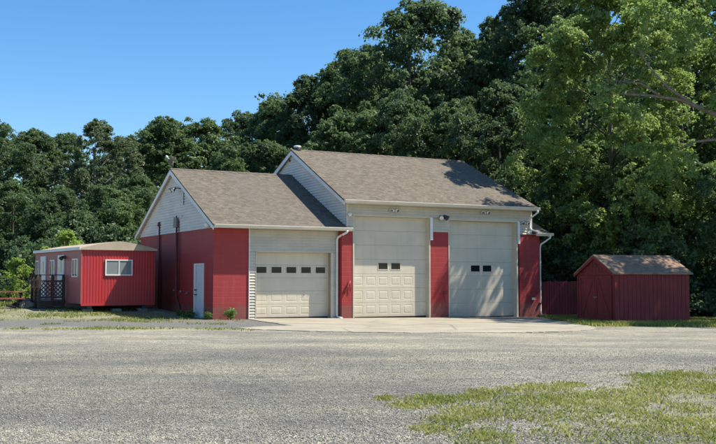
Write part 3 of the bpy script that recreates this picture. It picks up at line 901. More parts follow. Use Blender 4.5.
# arched roof
m = MB(); n = 14; V = []; F = []
for i in range(n + 1):
    k = i / n; x = -0.07 + (W + 0.14) * k; z = zt + 0.02 + 0.30 * (1 - abs(2 * k - 1) ** 1.35)
    V += [P(x, -0.09, z), P(x, L + 0.07, z), P(x, -0.09, zt - 0.05), P(x, L + 0.07, zt - 0.05)]
for i in range(n):
    q = 4 * i
    F += [(q, q + 4, q + 5, q + 1), (q + 2, q + 3, q + 7, q + 6), (q, q + 2, q + 6, q + 4), (q + 1, q + 5, q + 7, q + 3)]
F += [(0, 1, 3, 2), (4 * n, 4 * n + 2, 4 * n + 3, 4 * n + 1)]
m.add(V, F); m.build('roof', M['troof'], T)
m = MB(); m.box(-0.10, -0.072, -0.09, L + 0.07, zt - 0.06, zt + 0.06); m.build('roof_edge', M['trim'], T)
m = MB(); m.box(0.0, W, -0.035, -0.026, zb - 0.08, zb + 0.03); m.build('bottom_rail', M['trailer'], T)
m = MB(); m.box(-0.012, 0.03, -0.03, 0.04, zb, zt); m.build('corner_trim', M['faded'], T)
m = MB()
m.box(0.3, 0.5, 0.1, L - 0.2, zb - 0.22, zb - 0.01); m.box(W - 0.5, W - 0.3, 0.1, L - 0.2, zb - 0.22, zb - 0.01); m.build('chassis', M['darkmetal'], T)
for px_, py_ in ((0.4, 0.35), (W - 0.4, 0.35), (0.4, 3.4), (W - 0.4, 3.4), (1.6, 0.35)):
    m = MB(); m.box(px_ - 0.2, px_ + 0.2, py_ - 0.1, py_ + 0.1, -0.35, zb - 0.22, 0.01); m.build('block_support', M['cinder'], T)
# end window
wx0, wx1, wz0, wz1 = 0.98, 2.14, 1.41, 2.07
m = MB(); w = 0.05
m.box(wx0, wx1, -0.055, -0.005, wz0, wz0 + w); m.box(wx0, wx1, -0.055, -0.005, wz1 - w, wz1); m.box(wx0, wx0 + w, -0.055, -0.005, wz0 + w, wz1 - w); m.box(wx1 - w, wx1, -0.055, -0.005, wz0 + w, wz1 - w); m.box((wx0 + wx1) / 2 - 0.02, (wx0 + wx1) / 2 + 0.02, -0.05, -0.005, wz0 + w, wz1 - w)
wf = m.build('window', M['trim'], T)
boxobj('pane', M['glass2'], wf, wx0 + w, (wx0 + wx1) / 2 - 0.021, -0.032, -0.026, wz0 + w, wz1 - w)
boxobj('pane', M['glass2'], wf, (wx0 + wx1) / 2 + 0.021, wx1 - w, -0.028, -0.022, wz0 + w, wz1 - w)
# long side: doors and windows (x faces -)
def side_window(y0, y1, z0, z1):
    m = MB(); w = 0.05
    m.box(-0.05, 0.0, y0, y1, z0, z0 + w); m.box(-0.05, 0.0, y0, y1, z1 - w, z1); m.box(-0.05, 0.0, y0, y0 + w, z0 + w, z1 - w); m.box(-0.05, 0.0, y1 - w, y1, z0 + w, z1 - w); m.box(-0.045, 0.0, (y0 + y1) / 2 - 0.02, (y0 + y1) / 2 + 0.02, z0 + w, z1 - w)
    f = m.build('window', M['trim'], T); boxobj('pane', M['glass'], f, -0.028, -0.02, y0 + w, y1 - w, z0 + w, z1 - w)
def side_door(y0, y1, z1):
    m = MB(); m.box(-0.05, 0.0, y0, y1, zb + 0.02, z1, 0.006); d = m.build('door', M['trim'], T)
    boxobj('pane', M['glass'], d, -0.056, -0.05, y0 + 0.25, y1 - 0.35, 1.55, 2.05)
    m = MB(); m.lathe([(0.03, 0), (0.035, 0.05), (0.02, 0.08)], P(-0.05, y0 + 0.08, 1.2), (-1, 0, 0), 10); m.build('door_handle', M['darkmetal'], d, True)
side_window(0.35, 1.05, 1.35, 2.10); side_door(2.15, 3.0, 2.28); side_window(3.45, 4.1, 1.35, 2.10); side_door(4.75, 5.55, 2.28); side_window(5.8, 6.3, 1.35, 2.1)
m = MB(); m.box(-0.16, 0.0, 2.0, 2.12, 2.12, 2.24, 0.01); m.lathe([(0.05, 0), (0.09, 0.1), (0.09, 0.14)], P(-0.12, 2.06, 2.2), (-0.6, -0.2, -0.6), 12); m.build('wall_lamp', M['darkmetal'], T)

# ---------------------------------------------------------------- deck with lattice rail beside the trailer
D = empty('wooden_deck', (TX, TY, 0.25), TA, 'dark brown wooden porch with lattice railing and steps at the trailer doors', 'porch')
dx0, dx1, dy0, dy1, dz = -1.08, -0.08, 1.95, 4.6, 0.42
m = MB()
k = 12
for i in range(30):
    y = dy0 + (dy1 - dy0) * i / 30; m.box(dx0, dx1, y, y + (dy1 - dy0) / 30 - 0.008, dz - 0.035, dz)
m.build('deck_floor', M['deckgrey'], D)
m = MB(); m.box(dx0, dx1, dy0 + 0.003, dy0 + 0.04, dz - 0.22, dz - 0.036); m.box(dx0, dx0 + 0.04, dy0 + 0.041, dy1, dz - 0.22, dz - 0.036)
for i in range(3): m.box(dx0, dx1, dy0 + 0.01, dy0 + 0.03, -0.05 + i * 0.1, 0.02 + i * 0.1 - 0.02)
m.build('skirt_board', M['deck'], D)
posts = [(dx0, dy0), (-0.55, dy0), (-0.10, dy0), (dx0, 2.5), (dx0, 3.05)]
for x, y in posts:
    m = MB(); m.box(x - 0.05, x + 0.05, y - 0.05, y + 0.05, -0.4, dz + 1.0); m.build('post', M['deck'], D)
for q in ((dx0, dx1, dy0 - 0.07, dy0 + 0.07, dz + 1.001, dz + 1.04), (dx0 - 0.07, dx0 + 0.07, dy0 + 0.071, 3.1, dz + 1.001, dz + 1.039)):
    boxobj('top_rail', M['deck'], D, *q, bev=0.004)
for z0, z1 in ((0.06, 0.14), (0.72, 0.80)):
    boxobj('rail', M['deck'], D, dx0, dx1, dy0 - 0.02, dy0 + 0.02, dz + z0, dz + z1)
    boxobj('rail', M['deck'], D, dx0 - 0.02, dx0 + 0.02, dy0 + 0.021, 3.1, dz + z0, dz + z1)
m = MB()
def lattice(m, f, w, h, step=0.17, wd=0.042):
    for sgn in (1, -1):
        c = -h
        while c < w:
            a0, b0, a1, b1 = c, 0.0, c + h, h
            if a0 < 0: b0 = -a0; a0 = 0
            if a1 > w: b1 -= (a1 - w); a1 = w
            if a1 > a0 + 0.02:
                g = (lambda a, b: f(a, b)) if sgn > 0 else (lambda a, b: f(w - a, b))
                off = 0.006 * sgn
                v = [g(a0 + wd * 0.7, b0), g(a1, b1 - wd * 0.7), g(a1 - wd * 0.7, b1), g(a0, b0 + wd * 0.7)]
                m.prism([q + f.n * off for q in v], f.n * 0.008)
            c += step
class Fn:
    def __init__(self, fn, n): self.fn = fn; self.n = Vector(n)
    def __call__(self, a, b): return self.fn(a, b)
lattice(m, Fn(lambda a, b: P(dx0 + 0.05 + a, dy0, dz + 0.14 + b), (0, 1, 0)), dx1 - dx0 - 0.1, 0.58)
m.build('lattice', M['deck'], D); m = MB()
lattice(m, Fn(lambda a, b: P(dx0, dy0 + 0.05 + a, dz + 0.14 + b), (1, 0, 0)), 1.0, 0.58)
m.build('lattice', M['deck'], D)
for i in range(3):
    m = MB(); z = dz - 0.15 * (i + 1); m.box(dx0 - 0.28 * (i + 1), dx0 - 0.28 * i - 0.01, 3.15, 4.5, z - 0.04, z); m.box(dx0 - 0.28 * i - 0.03, dx0 - 0.28 * i - 0.005, 3.15, 4.5, z - 0.15, z - 0.041)
    m.build('step', M['deck'], D)
for y in (3.12, 4.51):
    m = MB(); m.prism([P(dx0 - 0.06, y, dz - 0.04), P(dx0 - 0.06, y, -0.3), P(dx0 - 0.86, y, -0.3), P(dx0 - 0.86, y, dz - 0.42)], (0, 0.03, 0)); m.build('stringer', M['deck'], D)

def blob(name, mat, loc, size, seed, parent=None, sub=4):
    bm = bmesh.new(); bmesh.ops.create_icosphere(bm, subdivisions=sub, radius=1.0)
    rr = random.Random(seed); ph = [Vector((rr.uniform(-2, 2), rr.uniform(-2, 2), rr.uniform(-2, 2))) for _ in range(7)]
    for v in bm.verts:
        k = 1 + sum(math.sin(p.dot(v.co) * 2.2 + i) for i, p in enumerate(ph)) * 0.09
        v.co = Vector((v.co.x * size[0] * k, v.co.y * size[1] * k, max(v.co.z, -0.72) * size[2] * k))
    me = bpy.data.meshes.new(name); bm.to_mesh(me); bm.free(); me.materials.append(mat); me.shade_smooth()
    o = bpy.data.objects.new(name, me); col.objects.link(o); o.location = loc; o.parent = parent
    return o
ca, sa = math.cos(TA), math.sin(TA)
def tw(x, y): return TX + x * ca - y * sa, TY + x * sa + y * ca
bx, by = tw(-1.35, 2.75)
o = blob('sack', M['tarp'], (bx, by, 0.25 + 0.15), (0.30, 0.24, 0.24), 3); tag(o, 'lumpy tan canvas sack on the ground against the porch', 'sack')

# ---------------------------------------------------------------- picnic table, far left
px_, py_ = -14.75, 40.4
PT = empty('picnic_table', (px_, py_, float(Gz(px_, py_))), R(12), 'faded red wooden picnic table at the left edge beside the porch', 'picnic table')
PT.scale = (1.0, 1.0, 0.9)
m = MB()
for i in range(5): m.box(-0.95, 0.95, -0.37 + i * 0.15, -0.37 + i * 0.15 + 0.14, 0.72, 0.76, 0.006)
m.build('table_top', M['table'], PT)
for y in (-0.72, 0.58):
    m = MB(); m.box(-0.95, 0.95, y - 0.06, y + 0.08, 0.42, 0.46, 0.006); m.box(-0.95, 0.95, y + 0.085, y + 0.20, 0.42, 0.46, 0.006); m.build('bench_seat', M['table'], PT)
for x in (-0.62, 0.62):
    for s_ in (-1, 1):
        m = MB(); m.prism([P(x, s_ * 0.26, 0.715), P(x, s_ * 0.36, 0.715), P(x, s_ * 0.78, 0.0), P(x, s_ * 0.67, 0.0)], (0.04, 0, 0)); m.build('leg', M['deck'], PT)
    m = MB(); m.box(x + 0.042, x + 0.08, -0.74, 0.76, 0.33, 0.415); m.box(x + 0.042, x + 0.08, -0.36, 0.36, 0.63, 0.715); m.build('brace', M['deck'], PT)

# ================================================================ SHED
M['shedroof'] = None
n_ = NT('shed_roof_shingles'); o_ = n_.obj()
f_ = n_.math('ADD', n_.math('MULTIPLY', n_.noise(n_.mapping(o_, (3, 7, 7)), 1.3, 3), 0.7), n_.math('MULTIPLY', n_.noise(o_, 40, 3), 0.3))
n_.color(n_.ramp(f_, [(0.3, (0.13, 0.075, 0.045)), (0.7, (0.34, 0.225, 0.145))])); n_.rough(0.9); n_.bump(f_, 0.4, 0.01)
M['shedroof'] = n_.m
SA = R(22)
SX, SY = 9.97, 37.63
SZ = -0.20
S = empty('garden_shed', (SX, SY, SZ), SA, 'small red wooden shed with tan shingled gable roof at the right', 'shed')
SW, SL, SH, SR = 2.50, 3.60, 1.93, 2.62      # gable width (y), length (x), eave, ridge
def vboards(m, f, a0, a1, h0, hfun, pitch=0.2, gap=0.014, d=0.018):
    n = int(round((a1 - a0) / pitch)); p = (a1 - a0) / n
    for i in range(n):
        b0, b1 = a0 + i * p, a0 + (i + 1) * p - gap
        V = [f(b0, h0, 0), f(b1, h0, 0), f(b1, hfun(b1), 0), f(b0, hfun(b0), 0), f(b0, h0, -d), f(b1, h0, -d), f(b1, hfun(b1), -d), f(b0, hfun(b0), -d)]
        m.add(V, [(0, 1, 2, 3), (0, 4, 5, 1), (1, 5, 6, 2), (3, 7, 4, 0)])
m = MB(); m.box(0.02, SL - 0.02, 0.02, SW - 0.02, 0.05, SH)
m.prism([P(0.02, 0.02, SH), P(0.02, SW - 0.02, SH), P(0.02, SW / 2, SR - 0.03)], (SL - 0.04, 0, 0))
m.build('wall', M['shed'], S)
gh = lambda a: SH + (SR - SH) * (1 - abs(a - SW / 2) / (SW / 2)) - 0.02
m = MB(); vboards(m, lambda a, h, e: P(0.0 - e * 0 - 0.0, a, h) if e == 0 else P(0.018, a, h), 0.0, SW, 0.06, gh)
vboards(m, lambda a, h, e: P(a, 0.0 if e == 0 else 0.018, h), 0.0, SL, 0.06, lambda a: SH)
vboards(m, lambda a, h, e: P(a, SW if e == 0 else SW - 0.018, h), 0.0, SL, 0.06, lambda a: SH)
m.build('wall', M['shed'], S)
sl = (SR - SH) / (SW / 2)
m = MB()
for sg, yc in ((-1, -0.09), (1, SW + 0.09)):
    z0 = SH - sl * 0.09 + 0.02; yr = SW / 2
    m.prism([P(-0.12, yc, z0), P(SL + 0.12, yc, z0), P(SL + 0.12, yr, SR + 0.02), P(-0.12, yr, SR + 0.02)], (0, 0, 0.05))
m.build('roof', M['shedroof'], S)
m = MB()
for yc in (-0.09, SW + 0.09):
    z0 = SH - sl * 0.09 + 0.012
    m.prism([P(-0.125, yc, z0), P(-0.125, SW / 2, SR + 0.012), P(-0.125, SW / 2, SR - 0.11), P(-0.125, yc, z0 - 0.10)], (0.025, 0, 0))
m.build('rake_board', M['shed'], S)
m = MB(); m.box(-0.02, 0.0, 0.0, SW, SH - 0.05, SH + 0.05); m.box(-0.02, 0.07, -0.02, 0.0, 0.02, SH); m.box(-0.022, -0.002, 0.001, 0.08, 0.02, SH - 0.055); m.box(-0.022, -0.002, SW - 0.08, SW, 0.02, SH - 0.055)
m.build('corner_trim', M['shed'], S)
for k in (0, 1):
    y0 = 0.20 + k * 1.06
    m = MB(); vboards(m, lambda a, h, e: P(-0.03 if e == 0 else -0.004, a, h), y0, y0 + 1.04, 0.12, lambda a: SH - 0.09, 0.13, 0.006)
    d = m.build('door', M['shed'], S)
    m = MB(); w = 0.09
    m.box(-0.05, -0.03, y0, y0 + 1.04, 0.12, 0.12 + w); m.box(-0.05, -0.03, y0, y0 + 1.04, SH - 0.09 - w, SH - 0.09)
    m.box(-0.05, -0.03, y0, y0 + w, 0.12 + w, SH - 0.09 - w); m.box(-0.05, -0.03, y0 + 1.04 - w, y0 + 1.04, 0.12 + w, SH - 0.09 - w)
    ya, yb = (y0 + w, y0 + 1.04 - w) if k == 1 else (y0 + 1.04 - w, y0 + w)
    m.prism([P(-0.048, ya, SH - 0.09 - w), P(-0.048, ya + (0.1 if yb > ya else -0.1), SH - 0.09 - w), P(-0.048, yb, 0.12 + w), P(-0.048, yb - (0.1 if yb > ya else -0.1), 0.12 + w)], (0.017, 0, 0))
    m.build('door_brace', M['shed'], d)
    for z in (0.35, SH - 0.35):
        hy = y0 + (0.02 if k == 0 else 0.82)
        boxobj('hinge', M['darkmetal'], d, -0.058, -0.05, hy, hy + 0.2, z, z + 0.04)
m = MB(); m.box(-0.06, -0.05, 1.12, 1.36, 0.98, 1.02); m.box(-0.075, -0.06, 1.2, 1.26, 0.95, 1.03); m.build('latch', M['grey'], S)
m = MB(); m.lathe([(0.085, 0), (0.085, 0.02), (0.06, 0.03)], P(0.0, SW / 2, SH + 0.33), (-1, 0, 0), 6); m.build('vent', M['darkmetal'], S)
for x in (0.1, 1.8, 3.4):
    for y in (0.05, SW - 0.25):
        m = MB(); m.box(x - 0.05, x + 0.15, y, y + 0.2, -0.15, 0.05); m.build('footing', M['cinder'], S)

# ---------------------------------------------------------------- stockade fence between garage and shed
fx0, fy0 = loc2w(15.62, 0.0)
FE = empty('board_fence', (fx0, fy0, -0.24), R(10), 'red vertical board fence between the garage and the shed', 'fence')
m = MB(); x = 0.0; rr = random.Random(8)
while x < 3.6:
    w = rr.uniform(0.12, 0.15); h = 1.66 + rr.uniform(-0.03, 0.03); y = rr.uniform(-0.006, 0.006)
    m.box(x, x + w - 0.01, y, y + 0.02, 0.02, h); x += w
m.build('board_panel', M['shed'], FE)
m = MB(); m.box(0, 3.6, 0.03, 0.08, 0.3, 0.39); m.box(0, 3.6, 0.03, 0.08, 1.2, 1.29); m.build('rail', M['shed'], FE)
for x in (0.05, 1.8, 3.5):
    m = MB(); m.box(x, x + 0.1, 0.081, 0.18, -0.3, 1.6); m.build('post', M['shed'], FE)

# ================================================================ VEGETATION
def leaves(rng, centers, radii, n, size, flat=0.75, lo=0.25, tints=None, sub=11):
    """leaf rhombi on tilted sprays that spread out of each lobe; returns verts, quads, tint"""
    centers = np.asarray(centers, float); radii = np.asarray(radii, float)
    nl = len(centers)
    if sub > 1:
        dd = rng.normal(size=(nl, sub, 3)); dd /= np.linalg.norm(dd, axis=2, keepdims=True)
        off = dd * (radii[:, None] * (0.35 + 0.95 * rng.uniform(0, 1, (nl, sub)) ** 0.8))[:, :, None] * np.array([1.12, 1.12, 0.85])
        sc = (centers[:, None, :] + off).reshape(-1, 3); sr = (radii[:, None] * (0.20 + 0.45 * rng.uniform(0, 1, (nl, sub)) ** 1.5)).reshape(-1)
        lt0 = rng.uniform(0, 1, nl) if tints is None else tints
        lt = np.clip(np.repeat(lt0, sub) * 0.45 + 0.55 * rng.uniform(0, 1, nl * sub), 0, 1)
        outd = dd.reshape(-1, 3)
    else:
        sc, sr, lt = centers, radii, rng.uniform(0, 1, nl)
        outd = rng.normal(size=(nl, 3)); outd /= np.linalg.norm(outd, axis=1, keepdims=True)
    # each spray is a tilted, drooping disc
    ax = outd * 0.55 + np.array([0, 0, 0.8]) + rng.normal(size=outd.shape) * 0.35
    ax /= np.linalg.norm(ax, axis=1, keepdims=True)
    p = sr ** 1.6; p /= p.sum()
    li = rng.choice(len(sc), n, p=p)
    d = rng.normal(size=(n, 3)); d /= np.linalg.norm(d, axis=1, keepdims=True)
    q = np.abs(rng.uniform(lo, 1.0, n) ** 0.6 * (1 + 0.30 * rng.normal(size=n)))
    v = d * (sr[li] * q)[:, None]
    A = ax[li]; h = (v * A).sum(1, keepdims=True)
    v = v - A * h * (0.55 if sub > 1 else 0.1)
    rad2 = (v ** 2).sum(1); v[:, 2] -= 0.25 * rad2 / np.maximum(sr[li], 0.05)
    pos = sc[li] + v
    nrm = A * 0.55 + d * 0.35 + rng.normal(size=(n, 3)) * 0.55; nrm /= np.linalg.norm(nrm, axis=1, keepdims=True)
    a = np.cross(nrm, rng.normal(size=(n, 3))); a /= np.linalg.norm(a, axis=1, keepdims=True)
    b = np.cross(nrm, a)
    s = size * rng.uniform(0.6, 1.35, n)[:, None]
    fold = nrm * s * 0.18
    V = np.stack([pos - a * s, pos + b * s * 0.6 + fold, pos + a * s * 1.05 - fold * 0.6, pos - b * s * 0.6 + fold], 1).reshape(-1, 3)
    Q = np.arange(4 * n).reshape(n, 4)
    t = np.clip(0.6 * lt[li] + 0.4 * rng.uniform(0, 1, n), 0, 1)
    return V, Q, np.repeat(t, 4)

def crown_lobes(rng, H, Rad, base, n, rmin, rmax, shape=0.55):
    """lobe centres inside an uneven envelope"""
    C = []; Rr = []
    ph = rng.uniform(0, 6.28, 4); am = rng.uniform(0.05, 0.22, 4)
    for i in range(n):
        k = rng.uniform(0, 1) ** 0.85
        z = base + (H - base) * k
        an = rng.uniform(0, 2 * math.pi)
        env = Rad * (math.sin(math.pi * min(1, (k * 0.86 + 0.16))) ** shape) * (1 + sum(am[j] * math.sin((j + 1) * an + ph[j] + z * 0.4) for j in range(4)))
        rr = rng.uniform(rmin, rmax) * (1.0 - 0.35 * k)
        if rng.uniform() < 0.22: env *= rng.uniform(1.0, 1.22); rr *= 0.6
        rad = max(0, env - rr * 0.6) * (rng.uniform(0.25, 1.0) ** 0.45)
        C.append((rad * math.cos(an), rad * math.sin(an), min(z, H - rr * 0.8))); Rr.append(rr)
    return np.array(C), np.array(Rr)

def trunk_mesh(name, rng, H, C, Rr, mat, r0=0.28, nb=16, lean=0.03):
    m = MB()
    top = H * 0.86
    pts = []; rad = []
    ph = rng.uniform(0, 6.28, 2)
    for i in range(9):
        k = i / 8
        pts.append(P(lean * H * k + 0.18 * math.sin(3 * k + ph[0]), 0.18 * math.sin(2.4 * k + ph[1]), -0.3 + (top + 0.3) * k)); rad.append(r0 * (1.25 if i == 0 else 1) * (1 - 0.88 * k) + 0.015)
    m.tube(pts, rad, 8)
    order = rng.permutation(len(C))[:nb]
    for j in order:
        c = Vector(C[j]); k = min(0.95, max(0.16, (c.z - 1.4 - 0.30 * math.hypot(c.x, c.y)) / top))
        i = int(k * 8); f = k * 8 - i
        st = pts[i].lerp(pts[min(8, i + 1)], f)
        rb = max(0.03, (rad[i] * (1 - f) + rad[min(8, i + 1)] * f) * 0.5)
        mid = st.lerp(c, 0.5) + Vector((rng.normal() * 0.2, rng.normal() * 0.2, 0.25))
        m.tube([st, mid, c, c + (c - mid) * 0.35], [rb, rb * 0.65, rb * 0.35, 0.012], 6)
        for _ in range(2):
            e = c + Vector(rng.normal(size=3)) * Rr[j] * 0.6
            m.tube([mid.lerp(c, 0.6), e], [rb * 0.3, 0.01], 5)
    me = bpy.data.meshes.new(name); me.from_pydata([tuple(v) for v in m.V], [], m.F); me.materials.append(mat); me.shade_smooth(); me.update()
    return me

def tree_proto(seed, H, Rad, base, nl, rmin, rmax, nleaf, size, leafm, barkm='bark', shape=0.55, r0=0.28, nb=16):
    rng = np.random.default_rng(seed)
    C, Rr = crown_lobes(rng, H, Rad, base, nl, rmin, rmax, shape)
    V, Q, t = leaves(rng, C, Rr, nleaf, size)
    return dict(H=H, crown=fast_mesh('crown', V, Q, M[leafm], t), trunk=trunk_mesh('trunk', rng, H, C, Rr, M[barkm], r0, nb))

PR = {
    'oak':   tree_proto(11, 16, 5.2, 2.0, 120, 0.8, 1.7, 128250, 0.086, 'leafdark'),
    'maple': tree_proto(12, 16, 4.6, 1.6, 120, 0.7, 1.5, 121500, 0.082, 'leafmid', shape=0.7),
    'tall':  tree_proto(13, 20, 4.6, 2.5, 150, 0.7, 1.4, 141750, 0.086, 'leafdark', shape=0.6),
    'round': tree_proto(14, 13, 5.0, 1.2, 110, 0.7, 1.5, 114750, 0.082, 'leafmid', shape=0.5),
    'pale':  tree_proto(15, 15, 4.2, 3.0, 85, 0.5, 1.1, 54000, 0.077, 'leafgrey', 'barkpale', 0.6, 0.26, 34),
    'edge':  tree_proto(16, 10, 3.8, 0.5, 95, 0.6, 1.2, 87750, 0.073, 'leafmid', shape=0.45, r0=0.16),
    'dusk':  tree_proto(17, 10, 3.8, 0.4, 95, 0.6, 1.2, 87750, 0.077, 'leafdark', shape=0.45, r0=0.16),
    'bright': tree_proto(18, 20, 4.9, 3.6, 170, 0.6, 1.3, 150000, 0.079, 'leafbright', shape=0.65, r0=0.24, nb=30),
    'fresh': tree_proto(20, 11, 3.8, 0.4, 105, 0.6, 1.2, 90000, 0.075, 'leaffresh', shape=0.5, r0=0.16),
    'sapling': tree_proto(19, 4, 1.5, 0.3, 34, 0.3, 0.65, 11000, 0.065, 'leaflime', shape=0.5, r0=0.05, nb=10),
}
def tree(name, proto, px, ytop, Y, label, wide=1.0, group=None, cat='tree', rz=None):
    """a tree at depth Y whose top shows at pixel (px, ytop) of the photograph"""
    p = PR[proto]
    x = (px - 358) / 969.0 * Y * 1.0
    ztop = 1.5 + (279.5 - ytop) / 969.0 * Y
    z0 = float(Gz(x, Y))
    k = (ztop - z0) / p['H']
    e = empty(name, (x, Y, z0 - 0.03), rz if rz is not None else (px * 1.7 + Y) % 6.28, label, cat, group)
    e.scale = (k * wide, k * wide, k)
    for nm in ('trunk', 'crown'):
        o = bpy.data.objects.new(nm, p[nm]); col.objects.link(o); o.parent = e
    return e
GF = 'trees of the wood behind the buildings'
# far left to right, along the skyline
tree('oak_tree', 'oak', -14, 118, 74, 'dark oak cut by the left edge of the picture, high in the tree line', 1.1, GF)
tree('maple_tree', 'maple', 32, 130, 80, 'mid green maple on the skyline above the left end of the trailer', 1.1, GF)
tree('oak_tree', 'oak', 66, 134, 84, 'low dark oak on the skyline just left of the pale thin-leaved tree', 1.1, GF)
tree('birch_tree', 'pale', 97, 121, 70, 'pale thin-leaved tree with showing limbs on the skyline above the trailer', 1.15, GF)
tree('oak_tree', 'oak', 132, 136, 84, 'dark oak at the dip of the skyline right of the pale thin-leaved tree', 1.1, GF)
tree('maple_tree', 'maple', 163, 117, 76, 'rounded green maple straight above the antenna on the low gable', 1.1, GF)
tree('round_tree', 'round', 205, 121, 78, 'broad maple on the skyline above the middle of the low shingle roof', 1.1, GF)
tree('oak_tree', 'oak', 243, 112, 80, 'dark oak on the skyline left of where the wood starts to climb', 1.0, GF)
tree('maple_tree', 'maple', 272, 99, 76, 'green maple on the skyline just left of the white roof vent', 1.0, GF)
tree('tall_tree', 'tall', 308, 75, 74, 'tall dark tree on the skyline right above the white roof vent', 1.05, GF)
tree('maple_tree', 'maple', 343, 57, 74, 'tall maple on the rising skyline between the roof vent and the highest oak', 1.0, GF)
tree('oak_tree', 'tall', 372, 44, 78, 'dark oak tucked against the left shoulder of the highest skyline oak', 1.0, GF)
tree('oak_tree', 'oak', 420, -2, 68, 'highest broad dark oak on the open skyline above the tall roof', 0.98, GF)
tree('maple_tree', 'maple', 462, 28, 76, 'maple low in the notch of sky right of the highest oak', 0.8, GF)
tree('tall_tree', 'tall', 494, 16, 72, 'tall dark tree just right of the last notch of sky', 0.72, GF)
tree('oak_tree', 'tall', 541, -34, 66, 'very tall dark oak rising out of the picture left of the bright tree', 0.9, GF)
tree('tall_tree', 'tall', 580, -60, 68, 'dark tall tree showing behind the left half of the bright green tree', 1.1, GF)
tree('oak_tree', 'oak', 665, 60, 70, 'dark oak behind the bare limb at the upper right', 1.1, GF)
tree('maple_tree', 'tall', 735, -30, 66, 'dark tree behind the bare limb, cut by the right edge of the picture', 1.1, GF)
# nearer edge of the wood
tree('round_tree', 'round', 10, 182, 64, 'lower round tree in front of the wood at the left edge above the green bush', 1.1, GF)
tree('edge_tree', 'dusk', 58, 190, 62, 'dark lower tree directly behind the trailer roof and the yellow-green bush', 1.1, GF)
tree('edge_tree', 'edge', 104, 186, 62, 'lower green tree behind the right end of the trailer roof', 1.15, GF)
tree('round_tree', 'round', 138, 176, 66, 'lower round tree behind the left slope of the low gable', 1.0, GF)
tree('maple_tree', 'maple', 225, 150, 64, 'lower maple showing just above the ridge of the low roof', 1.15, GF)
tree('edge_tree', 'dusk', 262, 140, 62, 'dark lower tree in the corner between low roof and tall gable', 1.15, GF)
tree('round_tree', 'round', 345, 112, 62, 'dense tree showing low above the left part of the tall roof ridge', 1.1, GF)
tree('oak_tree', 'oak', 400, 92, 60, 'dark oak filling the wood above the middle of the tall roof ridge', 1.0, GF)
tree('maple_tree', 'maple', 455, 100, 58, 'maple standing right behind the right end of the tall roof ridge', 1.0, GF)
tree('oak_tree', 'oak', 505, 82, 56, 'dark oak above the sloping right edge of the tall roof', 0.95, GF)
tree('edge_tree', 'dusk', 548, 150, 55, 'low dark tree behind the fence, right of the tall roof corner', 1.05, GF)
tree('edge_tree', 'fresh', 592, 142, 50, 'low fresh green tree behind the shed ridge', 1.1, GF)
tree('edge_tree', 'fresh', 640, 150, 47, 'low green tree behind the right half of the shed roof', 1.1, GF)
tree('edge_tree', 'edge', 693, 160, 46, 'low shaded tree right of the shed at the right edge of the picture', 1.2, GF)
# the bright tree over the right bay
tree('bright_tree', 'bright', 612, -46, 47.6, 'tall bright yellow-green tree lit by the sun above the shed', 1.02, None)
tree('bright_tree', 'bright', 690, -30, 54, 'light green tree behind the bare limb at the upper right corner', 1.0, None, rz=2.2)
# two bright bushes
tree('green_bush', 'sapling', 66, 231, 49.5, 'rounded yellow-green bush poking up behind the trailer roof', 1.1, 'sunlit bushes', 'bush')
tree('leafy_bush', 'sapling', 20, 258, 47, 'leafy sunlit bush at the left edge behind the picnic table', 1.0, 'sunlit bushes', 'bush')

# --- the near right tree: trunk outside the frame, bare limbs reaching in
rng = np.random.default_rng(31)
RT = empty('shade_tree', (20.2, 41.5, float(Gz(20.2, 41.5))), 0, 'near tree at the right edge with long bare limbs reaching over the shed', 'tree')
m = MB()
m.tube([(0, 0, -0.3), (0.1, 0.05, 3), (-0.1, 0.1, 6), (0.1, 0.2, 10), (0.3, 0.1, 14), (0.2, 0, 17)], [0.42, 0.34, 0.29, 0.22, 0.13, 0.04], 10)
limbs = [[(-0.05, 0.1, 6.2), (-2.4, 0.3, 7.7), (-4.6, 0.5, 9.0), (-6.0, 0.6, 9.65), (-7.3, 0.7, 9.85), (-9.2, 0.8, 10.0)],
         [(-5.6, 0.55, 9.5), (-6.6, 0.4, 10.1), (-7.4, 0.3, 10.9), (-8.0, 0.3, 11.9)],
         [(-6.9, 0.65, 9.8), (-7.8, 0.5, 10.35), (-9.0, 0.6, 10.5)],
         [(-0.1, 0.1, 5.2), (-2.6, 0.4, 6.6), (-4.6, 0.6, 7.9), (-5.6, 0.8, 7.8), (-6.8, 1.0, 7.0)],
         [(0.05, 0.1, 9.0), (-1.6, 0.6, 11.0), (-3.2, 1.2, 13.0), (-4.4, 1.5, 15)], [(0.1, 0.1, 10), (1.8, -0.4, 12), (3.2, -0.8, 14.5)], [(0.1, 0.1, 7.5), (1.5, 1.4, 9.5), (2.6, 2.6, 12)], [(0, 0, 8), (-0.8, -1.6, 10), (-1.6, -2.8, 12.5)]]
lr = [(0.17, 0.035), (0.075, 0.02), (0.06, 0.015), (0.12, 0.02), (0.14, 0.03), (0.13, 0.03), (0.12, 0.03), (0.12, 0.03)]
for pts, (a, b) in zip(limbs, lr):
    k = len(pts); m.tube(pts, [a + (b - a) * i / (k - 1) for i in range(k)], 7)
for _ in range(46):
    pts = limbs[rng.integers(0, 8)]; i = rng.integers(1, len(pts)); p = Vector(pts[i - 1]).lerp(Vector(pts[i]), rng.uniform(0.2, 1))
    d = Vector(rng.normal(size=3)); d.z = abs(d.z) * 0.6; m.tube([p, p + d * 0.5, p + d * 0.9 + Vector((0, 0, -0.08))], [0.028, 0.016, 0.006], 5)
m.build('trunk', M['barkpale'], RT, True)
C = []; Rr = []
